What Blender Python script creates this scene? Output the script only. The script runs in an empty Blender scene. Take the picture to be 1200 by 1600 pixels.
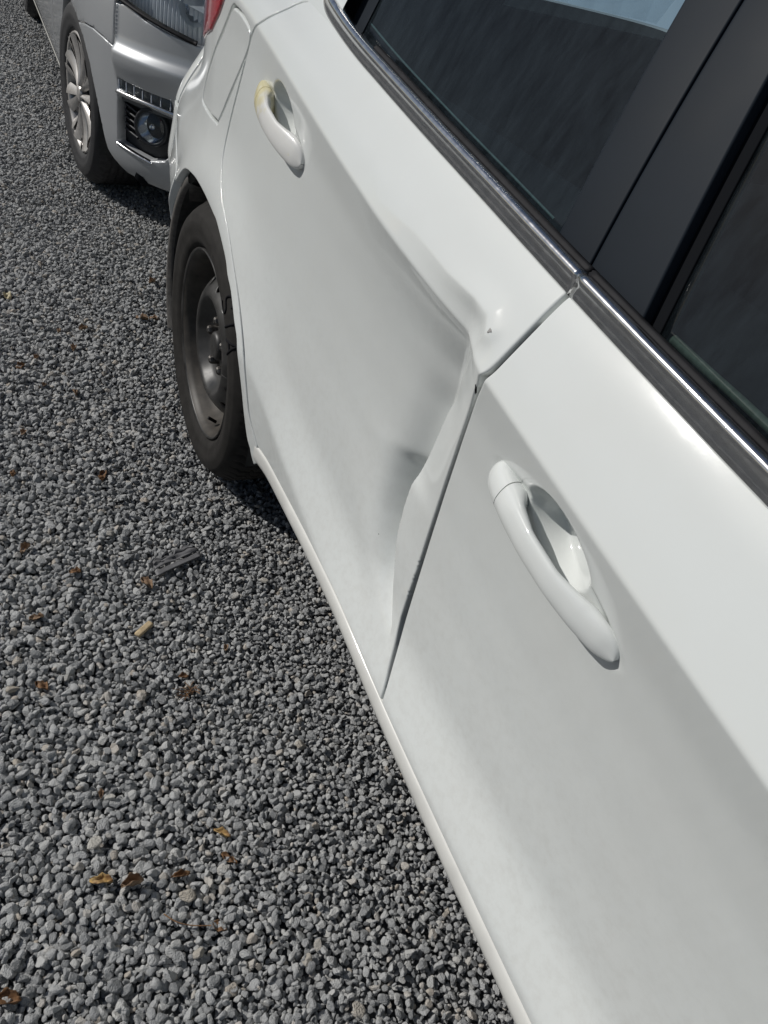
import bpy, bmesh, math, random
import numpy as np
from mathutils import Matrix, Vector
from mathutils.geometry import delaunay_2d_cdt
random.seed(7); RNG = np.random.default_rng(7)
rad = math.radians
scn = bpy.context.scene
COL = scn.collection

# ------------------------------------------------------------------ camera
CAM = np.array([1.47011, -.42044, 1.20445])
RC = np.array([[.3902856, .6702904, -.6311798], [.8937841, -.1113008, .4344676], [.2209687, -.7337049, -.642534]])  # right, down, forward
FPX = 1173.84                                                       # focal length in pixels of the 1200x1600 photograph
cd = bpy.data.cameras.new('camera'); cam = bpy.data.objects.new('camera', cd); COL.objects.link(cam)
cd.sensor_fit = 'VERTICAL'; cd.sensor_height = 36; cd.lens = 36 * FPX / 1600; cd.clip_start = .02; cd.clip_end = 2000
M = Matrix([list(r) + [0] for r in np.stack([RC[:, 0], -RC[:, 1], -RC[:, 2]], 1)] + [[0, 0, 0, 1]])
cam.matrix_world = Matrix.Translation(CAM) @ M
scn.camera = cam
scn.render.resolution_x = 768; scn.render.resolution_y = 1024

# ------------------------------------------------------------------ sky, sun, exposure
SUN = np.array([-.64, -.97, .96]); SUN = SUN / np.linalg.norm(SUN)   # towards the sun
wd = bpy.data.worlds.new('World'); scn.world = wd; wd.use_nodes = True
nt = wd.node_tree; bg = nt.nodes['Background']
sky = nt.nodes.new('ShaderNodeTexSky'); sky.sky_type = 'NISHITA'; sky.sun_disc = False
sky.sun_elevation = math.asin(SUN[2]); sky.sun_rotation = math.atan2(SUN[0], SUN[1])
nt.links.new(sky.outputs[0], bg.inputs[0]); bg.inputs[1].default_value = .050
sl = bpy.data.lights.new('sun', 'SUN'); sl.energy = 4.3; sl.angle = rad(.53); sl.color = (1, .97, .925)
so = bpy.data.objects.new('sun', sl); COL.objects.link(so)
so.rotation_euler = Vector(-SUN).to_track_quat('-Z', 'Y').to_euler(); so.location = (-3, -6, 8)
vs = scn.view_settings; vs.view_transform = 'Standard'; vs.look = 'None'; vs.gamma = 1; vs.use_curve_mapping = False; vs.exposure = -.52

# ------------------------------------------------------------------ materials
def mat(name, col, rough=.5, metal=0, coat=0, coat_rough=.03, spec=.5, var=0, vscale=20, bump=0, bscale=200, rvar=0):
    m = bpy.data.materials.new(name); m.use_nodes = True; t = m.node_tree; b = t.nodes['Principled BSDF']
    b.inputs['Base Color'].default_value = (*col, 1); b.inputs['Roughness'].default_value = rough; b.inputs['Metallic'].default_value = metal
    b.inputs['Coat Weight'].default_value = coat; b.inputs['Coat Roughness'].default_value = coat_rough; b.inputs['Specular IOR Level'].default_value = spec
    tc = t.nodes.new('ShaderNodeTexCoord')
    if var:
        n = t.nodes.new('ShaderNodeTexNoise'); n.inputs['Scale'].default_value = vscale; n.inputs['Detail'].default_value = 6
        t.links.new(tc.outputs['Object'], n.inputs['Vector'])
        r = t.nodes.new('ShaderNodeMapRange'); r.inputs[1].default_value = .3; r.inputs[2].default_value = .7; r.inputs[3].default_value = 1 - var; r.inputs[4].default_value = 1 + var
        x = t.nodes.new('ShaderNodeMixRGB'); x.blend_type = 'MULTIPLY'; x.inputs[0].default_value = 1; x.inputs[1].default_value = (*col, 1)
        t.links.new(n.outputs[0], r.inputs[0]); t.links.new(r.outputs[0], x.inputs[2]); t.links.new(x.outputs[0], b.inputs['Base Color'])
        if rvar:
            q = t.nodes.new('ShaderNodeMapRange'); q.inputs[1].default_value = .3; q.inputs[2].default_value = .7; q.inputs[3].default_value = rough - rvar; q.inputs[4].default_value = rough + rvar
            t.links.new(n.outputs[0], q.inputs[0]); t.links.new(q.outputs[0], b.inputs['Roughness'])
    if bump:
        n2 = t.nodes.new('ShaderNodeTexNoise'); n2.inputs['Scale'].default_value = bscale; n2.inputs['Detail'].default_value = 4
        t.links.new(tc.outputs['Object'], n2.inputs['Vector'])
        bp = t.nodes.new('ShaderNodeBump'); bp.inputs['Strength'].default_value = bump; bp.inputs['Distance'].default_value = .002
        t.links.new(n2.outputs[0], bp.inputs['Height']); t.links.new(bp.outputs[0], b.inputs['Normal'])
    return m

def paint_white():
    m = mat('white_paint', (.76, .77, .755), .5, 0, 1, .045, spec=.15)
    t = m.node_tree; b = t.nodes['Principled BSDF']; tc = t.nodes.new('ShaderNodeTexCoord')
    # dust film: slightly warm, uneven, rougher clear coat
    n = t.nodes.new('ShaderNodeTexNoise'); n.inputs['Scale'].default_value = 5; n.inputs['Detail'].default_value = 9; n.inputs['Roughness'].default_value = .65
    t.links.new(tc.outputs['Object'], n.inputs['Vector'])
    c = t.nodes.new('ShaderNodeValToRGB'); c.color_ramp.elements[0].position = .3; c.color_ramp.elements[1].position = .75
    c.color_ramp.elements[0].color = (.715, .745, .735, 1); c.color_ramp.elements[1].color = (.69, .71, .695, 1)
    t.links.new(n.outputs[0], c.inputs[0])
    # tiny specks of road tar
    v = t.nodes.new('ShaderNodeTexVoronoi'); v.inputs['Scale'].default_value = 26; v.inputs['Randomness'].default_value = 1
    t.links.new(tc.outputs['Object'], v.inputs['Vector'])
    w = t.nodes.new('ShaderNodeTexWhiteNoise'); t.links.new(v.outputs['Position'], w.inputs['Vector'])
    g1 = t.nodes.new('ShaderNodeMath'); g1.operation = 'LESS_THAN'; g1.inputs[1].default_value = .02; t.links.new(v.outputs['Distance'], g1.inputs[0])
    g2 = t.nodes.new('ShaderNodeMath'); g2.operation = 'GREATER_THAN'; g2.inputs[1].default_value = .955; t.links.new(w.outputs[0], g2.inputs[0])
    g3 = t.nodes.new('ShaderNodeMath'); g3.operation = 'MULTIPLY'; t.links.new(g1.outputs[0], g3.inputs[0]); t.links.new(g2.outputs[0], g3.inputs[1])
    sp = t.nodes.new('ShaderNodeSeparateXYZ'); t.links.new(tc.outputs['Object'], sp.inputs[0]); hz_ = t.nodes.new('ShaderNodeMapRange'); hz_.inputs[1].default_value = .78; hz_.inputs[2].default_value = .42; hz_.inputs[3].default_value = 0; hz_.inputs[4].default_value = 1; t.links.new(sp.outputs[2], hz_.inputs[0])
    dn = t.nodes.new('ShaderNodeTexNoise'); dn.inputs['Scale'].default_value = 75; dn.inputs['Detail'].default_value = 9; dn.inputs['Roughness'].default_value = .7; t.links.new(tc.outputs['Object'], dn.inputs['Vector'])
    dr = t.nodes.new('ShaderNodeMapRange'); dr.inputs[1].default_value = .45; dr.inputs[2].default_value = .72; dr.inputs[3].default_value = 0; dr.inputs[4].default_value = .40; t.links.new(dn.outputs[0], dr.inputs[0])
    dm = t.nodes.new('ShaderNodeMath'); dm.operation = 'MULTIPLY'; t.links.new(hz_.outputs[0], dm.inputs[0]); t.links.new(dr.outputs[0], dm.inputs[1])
    dx = t.nodes.new('ShaderNodeMixRGB'); t.links.new(dm.outputs[0], dx.inputs[0]); t.links.new(c.outputs[0], dx.inputs[1]); dx.inputs[2].default_value = (.56, .565, .54, 1)  # dust low on the doors, mottled to stand in for reflected gravel
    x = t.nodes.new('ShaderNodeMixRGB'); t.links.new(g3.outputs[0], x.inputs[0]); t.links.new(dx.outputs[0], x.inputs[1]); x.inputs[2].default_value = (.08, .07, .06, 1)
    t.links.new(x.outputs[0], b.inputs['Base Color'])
    r = t.nodes.new('ShaderNodeMapRange'); r.inputs[1].default_value = .35; r.inputs[2].default_value = .7; r.inputs[3].default_value = .05; r.inputs[4].default_value = .10
    t.links.new(n.outputs[0], r.inputs[0]); t.links.new(r.outputs[0], b.inputs['Coat Roughness'])
    op = t.nodes.new('ShaderNodeTexNoise'); op.inputs['Scale'].default_value = 260; op.inputs['Detail'].default_value = 2; t.links.new(tc.outputs['Object'], op.inputs['Vector'])
    bp = t.nodes.new('ShaderNodeBump'); bp.inputs['Strength'].default_value = .06; bp.inputs['Distance'].default_value = .0003; t.links.new(op.outputs[0], bp.inputs['Height']); t.links.new(bp.outputs[0], b.inputs['Coat Normal'])
    b.inputs['Coat IOR'].default_value = 1.6
    return m

def glass(name, tint, dust=.02, rough=.0):
    m = bpy.data.materials.new(name); m.use_nodes = True; t = m.node_tree; t.nodes.clear()
    o = t.nodes.new('ShaderNodeOutputMaterial'); tr = t.nodes.new('ShaderNodeBsdfTransparent'); tr.inputs[0].default_value = (*tint, 1)
    gl = t.nodes.new('ShaderNodeBsdfGlossy'); gl.inputs['Roughness'].default_value = rough
    lw = t.nodes.new('ShaderNodeLayerWeight'); lw.inputs[0].default_value = .5; fp = t.nodes.new('ShaderNodeMath'); fp.operation = 'POWER'; fp.inputs[1].default_value = 5; t.links.new(lw.outputs['Facing'], fp.inputs[0])
    fr = t.nodes.new('ShaderNodeMath'); fr.operation = 'MULTIPLY_ADD'; fr.inputs[1].default_value = .95; fr.inputs[2].default_value = .05; t.links.new(fp.outputs[0], fr.inputs[0])
    mx = t.nodes.new('ShaderNodeMixShader'); t.links.new(fr.outputs[0], mx.inputs[0]); t.links.new(tr.outputs[0], mx.inputs[1]); t.links.new(gl.outputs[0], mx.inputs[2])
    df = t.nodes.new('ShaderNodeBsdfDiffuse'); df.inputs[0].default_value = (.34, .45, .54, 1)  # dust film, its blue put in for the sky reflected in the glass
    tc = t.nodes.new('ShaderNodeTexCoord'); mp = t.nodes.new('ShaderNodeMapping'); mp.inputs['Scale'].default_value = (55, 20, 14); mp.inputs['Rotation'].default_value = (0, rad(35), 0)
    n = t.nodes.new('ShaderNodeTexNoise'); n.inputs['Scale'].default_value = 1; n.inputs['Detail'].default_value = 8; n.inputs['Roughness'].default_value = .7
    t.links.new(tc.outputs['Object'], mp.inputs[0]); t.links.new(mp.outputs[0], n.inputs['Vector'])
    r = t.nodes.new('ShaderNodeMapRange'); r.inputs[1].default_value = .35; r.inputs[2].default_value = .8; r.inputs[3].default_value = dust * .5; r.inputs[4].default_value = dust * 2.2
    t.links.new(n.outputs[0], r.inputs[0])
    m2 = t.nodes.new('ShaderNodeMixShader'); t.links.new(r.outputs[0], m2.inputs[0]); t.links.new(mx.outputs[0], m2.inputs[1]); t.links.new(df.outputs[0], m2.inputs[2])
    t.links.new(m2.outputs[0], o.inputs[0])
    return m

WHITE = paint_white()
DARK = mat('dark_cavity', (.010, .011, .013), .9, spec=.03)
RUBBER = mat('rubber_seal', (.014, .014, .016), .6, spec=.15, var=.3, vscale=60)
DUSTRUB = mat('dusty_rubber', (.085, .08, .075), .75, var=.35, vscale=90, bump=.3, bscale=600)
CHROME = mat('chrome', (.80, .80, .80), .16, 1, var=.08, vscale=120, rvar=.03)
PILLAR = mat('satin_black_plastic', (.013, .018, .025), .55, spec=.12, var=.15, vscale=9, rvar=.04)
GLASS_R = glass('privacy_glass', (.44, .55, .60), .026)
GLASS_F = glass('side_glass', (.42, .48, .47), .022)
GLASS_C = glass('clear_lens', (.85, .88, .90), .02)
TRIM = mat('interior_cloth', (.016, .018, .020), .9, var=.2, vscale=120)
TRIM2 = mat('interior_plastic', (.012, .014, .016), .6)
FRAMEREFL = mat('frame_reflection_tone', (.20, .25, .25), .7)
SEALGREEN = mat('glass_edge_seal', (.16, .20, .17), .6, var=.25, vscale=200)
TYRE = mat('tyre_rubber', (.023, .0215, .020), .78, spec=.22, var=.25, vscale=40, bump=.15, bscale=500)
TYREMARK = mat('tyre_lettering', (.012, .012, .014), .8, spec=.1)
STEEL = mat('black_steel_wheel', (.030, .029, .028), .42, .0, spec=.6, var=.5, vscale=25, rvar=.1)
NUT = mat('wheel_nut_steel', (.16, .15, .14), .45, 1, var=.5, vscale=200)
SILVER = mat('silver_paint', (.46, .475, .49), .45, .42, 1, .05, var=.06, vscale=900)
HUB = mat('silver_wheel_trim', (.52, .50, .48), .38, .55, var=.12, vscale=60)
SKIRT = mat('silver_skirt', (.33, .34, .35), .45, .6, .6, .1, var=.08, vscale=60)
BLACKP = mat('black_bumper_plastic', (.016, .018, .022), .45, var=.2, vscale=50)
REDL = mat('red_lens', (.58, .012, .03), .12, 0, 1, .02)
REFL = mat('lamp_reflector', (.75, .77, .8), .12, 1)
LINER = mat('wheel_arch_liner', (.035, .036, .036), .85, var=.3, vscale=60)
JAMB = mat('bare_primer_grey', (.30, .29, .28), .6, var=.2, vscale=60)

def stain_mat():
    m = mat('yellowed_white_paint', (.74, .75, .74), .4, 0, .7, .08); t = m.node_tree; b = t.nodes['Principled BSDF']
    tc = t.nodes.new('ShaderNodeTexCoord'); n = t.nodes.new('ShaderNodeTexNoise'); n.inputs['Scale'].default_value = 45; n.inputs['Detail'].default_value = 6
    t.links.new(tc.outputs['Object'], n.inputs['Vector'])
    c = t.nodes.new('ShaderNodeValToRGB'); e = c.color_ramp.elements; e[0].position = .34; e[0].color = (.74, .74, .72, 1); e[1].position = .58; e[1].color = (.66, .60, .36, 1)
    sp = t.nodes.new('ShaderNodeSeparateXYZ'); t.links.new(tc.outputs['Object'], sp.inputs[0]); mr = t.nodes.new('ShaderNodeMapRange'); mr.inputs[1].default_value = .305; mr.inputs[2].default_value = .235; mr.inputs[3].default_value = -.30; mr.inputs[4].default_value = .18
    ad = t.nodes.new('ShaderNodeMath'); ad.operation = 'ADD'; t.links.new(sp.outputs[0], mr.inputs[0]); t.links.new(n.outputs[0], ad.inputs[0]); t.links.new(mr.outputs[0], ad.inputs[1])
    t.links.new(ad.outputs[0], c.inputs[0]); t.links.new(c.outputs[0], b.inputs['Base Color'])
    return m
STAIN = stain_mat()

def stone_mat(name, ramp, dust=(.56, .56, .54)):
    m = bpy.data.materials.new(name); m.use_nodes = True; t = m.node_tree; b = t.nodes['Principled BSDF']; b.inputs['Roughness'].default_value = .85; b.inputs['Specular IOR Level'].default_value = .3
    oi = t.nodes.new('ShaderNodeObjectInfo'); c = t.nodes.new('ShaderNodeValToRGB'); e = c.color_ramp.elements
    e[0].position = 0; e[0].color = (*ramp[0][1], 1); e[1].position = 1; e[1].color = (*ramp[-1][1], 1)
    for p, q in ramp[1:-1]:
        k = e.new(p); k.color = (*q, 1)
    t.links.new(oi.outputs['Random'], c.inputs[0])
    tc = t.nodes.new('ShaderNodeTexCoord'); n = t.nodes.new('ShaderNodeTexNoise'); n.inputs['Scale'].default_value = 2.2; n.inputs['Detail'].default_value = 8; n.inputs['Roughness'].default_value = .65
    va = t.nodes.new('ShaderNodeVectorMath'); va.operation = 'ADD'; t.links.new(tc.outputs['Object'], va.inputs[0]); t.links.new(oi.outputs['Random'], va.inputs[1])
    t.links.new(va.outputs[0], n.inputs['Vector'])
    x = t.nodes.new('ShaderNodeMixRGB'); t.links.new(c.outputs[0], x.inputs[1]); x.inputs[2].default_value = (*dust, 1)
    r = t.nodes.new('ShaderNodeMapRange'); r.inputs[1].default_value = .42; r.inputs[2].default_value = .78; r.inputs[3].default_value = 0; r.inputs[4].default_value = .55
    t.links.new(n.outputs[0], r.inputs[0]); t.links.new(r.outputs[0], x.inputs[0]); t.links.new(x.outputs[0], b.inputs['Base Color'])
    bp = t.nodes.new('ShaderNodeBump'); bp.inputs['Strength'].default_value = .5; bp.inputs['Distance'].default_value = .12
    n2 = t.nodes.new('ShaderNodeTexNoise'); n2.inputs['Scale'].default_value = 5; n2.inputs['Detail'].default_value = 6; t.links.new(va.outputs[0], n2.inputs['Vector'])
    t.links.new(n2.outputs[0], bp.inputs['Height']); t.links.new(bp.outputs[0], b.inputs['Normal'])
    return m
STONE = stone_mat('grey_stone', [(0, (.20, .208, .216)), (.35, (.36, .368, .374)), (.7, (.49, .497, .498)), (.93, (.56, .56, .545)), (.965, (.50, .44, .37)), (1, (.58, .56, .53))])
PALE = stone_mat('pale_stone', [(0, (.50, .48, .44)), (.5, (.42, .37, .30)), (1, (.55, .54, .50))], (.6, .58, .54))

# ------------------------------------------------------------------ mesh helpers
def mk(name, v, f, m, parent=None, smooth=True):
    me = bpy.data.meshes.new(name); me.from_pydata([tuple(map(float, p)) for p in v], [], [tuple(map(int, q)) for q in f]); me.update()
    if m is not None: me.materials.append(m)
    if smooth: me.shade_smooth()
    o = bpy.data.objects.new(name, me); COL.objects.link(o)
    if parent is not None:
        o.parent = parent; o.matrix_parent_inverse = PINV(parent)
    return o
def PINV(p):                                    # things are plain translations; their parts sit at identity in world space
    return Matrix.Translation(-Vector(p.location)) if p.parent is None else Matrix.Identity(4)
def root(name, loc, label, cat, group=None):
    o = bpy.data.objects.new(name, None); COL.objects.link(o); o.location = loc; o.empty_display_size = .1
    o['label'] = label; o['category'] = cat
    if group: o['group'] = group
    return o
def grid(P, closed=False):
    n, m = P.shape[:2]; idx = np.arange(n * m).reshape(n, m)
    a = idx[:-1, :-1].ravel(); b = idx[1:, :-1].ravel(); c = idx[1:, 1:].ravel(); d = idx[:-1, 1:].ravel()
    f = np.stack([a, b, c, d], 1)
    if closed:
        g = np.stack([idx[:-1, -1], idx[1:, -1], idx[1:, 0], idx[:-1, 0]], 1); f = np.concatenate([f, g])
    return P.reshape(-1, 3), f
class MB:
    def __init__(s): s.v = []; s.f = []
    def add(s, v, f):
        k = len(s.v); s.v += [tuple(map(float, p)) for p in v]; s.f += [tuple(int(i) + k for i in q) for q in f]; return s
    def grid(s, P, closed=False): return s.add(*grid(np.asarray(P, float), closed))
    def box(s, c, d, r=None):
        c = np.array(c, float); d = np.array(d, float) / 2
        v = np.array([[x, y, z] for x in (-1, 1) for y in (-1, 1) for z in (-1, 1)], float) * d
        if r is not None: v = v @ np.array(r).T
        return s.add(v + c, [(0, 1, 3, 2), (4, 6, 7, 5), (0, 4, 5, 1), (2, 3, 7, 6), (0, 2, 6, 4), (1, 5, 7, 3)])
    def tube(s, pts, r, n=10, cap=True):
        pts = np.asarray(pts, float); r = np.broadcast_to(r, (len(pts),)); T = np.gradient(pts, axis=0); T /= np.linalg.norm(T, axis=1)[:, None] + 1e-12
        up = np.array([0, 0, 1.]) if abs(T[0][2]) < .8 else np.array([0, 1., 0]); P = np.zeros((len(pts), n, 3))
        for i in range(len(pts)):
            a = np.cross(T[i], up); a /= np.linalg.norm(a) + 1e-12; b = np.cross(T[i], a); th = np.linspace(0, 2 * math.pi, n, endpoint=False)
            P[i] = pts[i] + r[i] * (np.cos(th)[:, None] * a + np.sin(th)[:, None] * b)
        k = len(s.v); s.grid(P, True)
        if cap: s.f += [tuple(range(k, k + n)), tuple(range(k + (len(pts) - 1) * n, k + len(pts) * n))]
        return s
    def make(s, name, m, parent=None, smooth=True): return mk(name, s.v, s.f, m, parent, smooth)
def bevelled(name, c, d, m, parent, w=.01, seg=3, rot=None):
    b = MB().box((0, 0, 0), d); o = b.make(name, m, None, True)
    bm = bmesh.new(); bm.from_mesh(o.data); bmesh.ops.bevel(bm, geom=bm.edges[:], offset=w, segments=seg, affect='EDGES', profile=.6)
    R4 = (Matrix(rot).to_4x4() if rot is not None else Matrix.Identity(4)); bm.transform(Matrix.Translation(c) @ R4)
    bmesh.ops.recalc_face_normals(bm, faces=bm.faces[:]); bm.to_mesh(o.data); bm.free(); o.data.shade_smooth()
    if parent is not None: o.parent = parent; o.matrix_parent_inverse = PINV(parent)
    return o
def inside(px, pz, poly):
    poly = np.asarray(poly, float); r = np.zeros(px.shape, bool); x1, z1 = poly[-1]
    for x2, z2 in poly:
        c = ((z1 > pz) != (z2 > pz)); r ^= c & (px < (x2 - x1) * (pz - z1) / (z2 - z1 + 1e-15) + x1); x1, z1 = x2, z2
    return r
def nearest(px, pz, poly):
    poly = np.asarray(poly, float); P = np.stack([px, pz], -1); best = np.full(px.shape, 1e9); out = P.copy()
    for a, b in zip(poly, np.roll(poly, -1, 0)):
        d = b - a; t = np.clip(((P - a) @ d) / (d @ d + 1e-15), 0, 1); q = a + t[..., None] * d; e = np.linalg.norm(P - q, axis=-1)
        k = e < best; best[k] = e[k]; out[k] = q[k]
    return out, best
def dense(poly, n=8, closed=True):
    poly = np.asarray(poly, float); out = []
    L = list(range(len(poly))) if closed else list(range(len(poly) - 1))
    for i in L:
        p0, p1, p2, p3 = (poly[(i - 1) % len(poly)] if closed or i > 0 else poly[i]), poly[i], poly[(i + 1) % len(poly)], (poly[(i + 2) % len(poly)] if closed or i + 2 < len(poly) else poly[i + 1])
        for t in np.linspace(0, 1, n, endpoint=False):
            out.append(.5 * ((2 * p1) + (-p0 + p2) * t + (2 * p0 - 5 * p1 + 4 * p2 - p3) * t * t + (-p0 + 3 * p1 - 3 * p2 + p3) * t ** 3))
    if not closed: out.append(poly[-1])
    return np.array(out)
def resample(poly, step):
    poly = np.asarray(poly, float); out = []
    for p, q in zip(poly, np.roll(poly, -1, 0)):
        n = max(1, int(np.ceil(np.linalg.norm(q - p) / step)))
        out += [p + (q - p) * k / n for k in range(n)]
    return np.array(out)
def sheet(name, surf, poly, holes, step, m, parent, flange=.012, rnd=.0025, flip=False, depth=None):
    """panel over a polygon of a parametric surface surf(u,z)->xyz: triangulated to its outline, edges rounded and folded inwards"""
    loops = [resample(poly, step)] + [resample(h, step) for h in holes]; pts = []; edges = []
    for lp in loops:
        k = len(pts); n = len(lp); pts += [tuple(p) for p in lp]; edges += [(k + i, k + (i + 1) % n) for i in range(n)]
    nb = len(pts); P0 = loops[0]; lo = P0.min(0); hi = P0.max(0)
    U, Z = np.meshgrid(np.arange(lo[0], hi[0], step), np.arange(lo[1], hi[1], step), indexing='ij'); U = U.ravel(); Z = Z.ravel()
    if rnd:
        for lp in loops:
            t = np.roll(lp, -1, 0) - np.roll(lp, 1, 0); nn = np.stack([-t[:, 1], t[:, 0]], 1); nn /= np.linalg.norm(nn, axis=1)[:, None] + 1e-12
            for sg in (-1, 1):
                for q in (.3 * rnd, .7 * rnd, 1.15 * rnd):
                    r = lp + sg * q * nn; U = np.r_[U, r[:, 0]]; Z = np.r_[Z, r[:, 1]]
    keep = inside(U, Z, loops[0]); dist = np.full(U.shape, 1e9)
    for lp in loops[1:]: keep &= ~inside(U, Z, lp)
    U, Z, dist = U[keep], Z[keep], dist[keep]
    for lp in loops: dist = np.minimum(dist, nearest(U, Z, lp)[1])
    ng = (dist > (.25 * rnd if rnd else .3 * step)); U, Z, dist = U[ng], Z[ng], dist[ng]
    vc = [Vector(p) for p in pts] + [Vector((u, z)) for u, z in zip(U, Z)]
    r = delaunay_2d_cdt(vc, edges, [], 0, 1e-6); co = np.array([tuple(v) for v in r[0]]); tri = np.array([f for f in r[2] if len(f) == 3])
    c = co[tri].mean(1); k = inside(c[:, 0], c[:, 1], loops[0])
    for lp in loops[1:]: k &= ~inside(c[:, 0], c[:, 1], lp)
    tri = tri[k]; U, Z = co[:, 0], co[:, 1]; dist = np.full(len(U), 1e9)
    for lp in loops: dist = np.minimum(dist, nearest(U, Z, lp)[1])
    P = surf(U, Z); e = 1e-4; N = np.cross((surf(U + e, Z) - P) / e, (surf(U, Z + e) - P) / e); N /= np.linalg.norm(N, axis=1)[:, None] + 1e-12
    if flip: N = -N
    if rnd: dd = np.clip(rnd - dist, 0, rnd); P = P - N * (rnd - np.sqrt(np.maximum(rnd * rnd - dd * dd, 0)))[:, None]
    if depth is not None: P = P - N * depth(U, Z)[:, None]
    used = np.unique(tri); rm = -np.ones(len(U), int); rm[used] = np.arange(len(used)); V = P[used]; f = rm[tri]; N = N[used]
    f = [tuple(q) for q in f]
    if flange:
        ed = {}
        for q in f:
            for i in range(3): ed[(q[i], q[(i + 1) % 3])] = 1
        bd = [q for q in ed if (q[1], q[0]) not in ed]
        bv = sorted(set(i for q in bd for i in q)); mp = {i: len(V) + j for j, i in enumerate(bv)}
        V = np.concatenate([V, V[bv] - N[bv] * flange]); f = f + [(q[1], q[0], mp[q[0]], mp[q[1]]) for q in bd]
    return mk(name, V, f, m, parent)

# ------------------------------------------------------------------ side surface of the white car: y = S(x, z), x forward, y inwards
def sst(a, b, x): t = np.clip((np.asarray(x, float) - a) / (b - a), 0, 1); return t * t * (3 - 2 * t)
ZCx = [-0.7, -0.3, 0.05, 0.2214, 0.3998, 0.5263, 0.656, 0.9791, 1.0666, 1.1424, 1.2774, 1.3803, 2.3]; ZCz = [0.99, 0.985, 0.9782, 0.9582, 0.9323, 0.9149, 0.898, 0.8595, 0.85, 0.8421, 0.8287, 0.8192, 0.7306]
ZBx = [-0.7, -0.1, 0.379, 0.4552, 0.557, 0.6665, 0.8165, 0.9034, 0.9814, 1.0591, 1.1302, 1.1926, 1.2458, 2.3]; ZBz = [1.09, 1.0436, 1.0054, 0.997, 0.9877, 0.9776, 0.9658, 0.9577, 0.9513, 0.9452, 0.94, 0.9355, 0.9321, 0.8605]
ZC = lambda x: np.interp(x, ZCx, ZCz); ZB = lambda x: np.interp(x, ZBx, ZBz)
def guide(f, sg):
    X = np.arange(-1.2, 2.8, .005); Y = np.asarray(f(X), float); n = int(3 * sg / .005); k = np.exp(-.5 * (np.arange(-n, n + 1) * .005 / sg) ** 2); k /= k.sum(); Y = np.convolve(np.pad(Y, n, mode='reflect', reflect_type='odd'), k, 'valid'); return lambda x: np.interp(x, X, Y)
ZC = guide(ZC, .07); ZB = guide(ZB, .05)
ZO = guide(lambda x: np.interp(x, [-.8, .0, .2, .347, .466, .533, .683, .78, 3], [.50, .50, .505, .488, .425, .404, .365, .345, .345]), .03)
XG = np.arange(-.80, 2.401, .01); ZG = np.arange(.08, 1.14, .002)
TAB = np.zeros((len(XG), len(ZG)))
def gsm(a, sg):
    n = int(3 * sg) + 1; k = np.exp(-.5 * (np.arange(-n, n + 1) / sg) ** 2); k /= k.sum(); return np.convolve(np.pad(a, n, mode='reflect', reflect_type='odd'), k, 'valid')
def lin(z, zs, ys):                             # piecewise linear with straight continuation at both ends
    a = np.interp(z, zs, ys); a = np.where(z < zs[0], ys[0] + (z - zs[0]) * (ys[1] - ys[0]) / (zs[1] - zs[0]), a); return np.where(z > zs[-1], ys[-1] + (z - zs[-1]) * (ys[-1] - ys[-2]) / (zs[-1] - zs[-2]), a)
def smax(a, b, k): m = np.maximum(a, b); return m + np.log(np.exp(k * (a - m)) + np.exp(k * (b - m))) / k
for i, x in enumerate(XG):
    w = 1 - sst(.05, .78, x); zc = ZC(x); zb = ZB(x); zo = ZO(x)
    L = lambda a, b: a + (b - a) * w
    A = lin(ZG, [zo, zo + .035, zo + .066, zo + .092, L(zc - .30, .665), L(zc - .21, .71), L(zc - .12, .77), zc - .055, zc], [L(.000, -.033), L(.0125, -.029), L(.0240, -.0245), L(.0285, -.0215), L(.0290, -.0155), L(.0240, -.012), L(.0145, -.009), L(.0030, -.0085), -.013])
    A = gsm(A, 6)
    B = L(.000, -.033) + L(.06, .20) * (zo - ZG) + np.where(ZG < .27, (.27 - ZG) * .6, 0)
    U = gsm(lin(ZG, [zc, zc + .03, zb - .014, zb, zb + .06], [-.013, .0005, .0275, .0385, .08]), 4)
    a = smax(smax(A, U, 1300), B, 600)
    a = a + .010 * (x - .9) ** 2 + (.275 * (x + .2) ** 2 if x < -.2 else 0)
    if x < -.1: a = a + .24 * (-.1 - x) ** 1.5 * sst(.62, .84, ZG)
    r = np.hypot(x, ZG - .306); a = a - .018 * np.exp(-((r - .345) / .07) ** 2) * sst(.2, .3, ZG)
    TAB[i] = a
def S(x, z):
    x = np.asarray(x, float); z = np.asarray(z, float)
    fx = np.clip((x - XG[0]) / .01, 1, len(XG) - 2.001); fz = np.clip((z - ZG[0]) / .002, 1, len(ZG) - 2.001)
    i = fx.astype(int); j = fz.astype(int); a = fx - i; b = fz - j
    def wts(t): return [((-t + 2) * t - 1) * t / 2, ((3 * t - 5) * t * t + 2) / 2, ((-3 * t + 4) * t + 1) * t / 2, (t - 1) * t * t / 2]
    wa = wts(a); wb = wts(b); o = 0
    for p in range(4):
        for q in range(4): o = o + wa[p] * wb[q] * TAB[np.clip(i + p - 1, 0, len(XG) - 1), np.clip(j + q - 1, 0, len(ZG) - 1)]
    return o
def G(x, z):                                    # greenhouse (windows and pillars) above the belt line
    d = np.asarray(z, float) - ZB(x); return S(x, ZB(x)) + .022 + .36 * d + .3 * d * d
def rays(uv):
    uv = np.atleast_2d(np.asarray(uv, float)); return np.stack([(uv[:, 0] - 600) / FPX, (uv[:, 1] - 800) / FPX, np.ones(len(uv))], 1) @ RC.T
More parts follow.
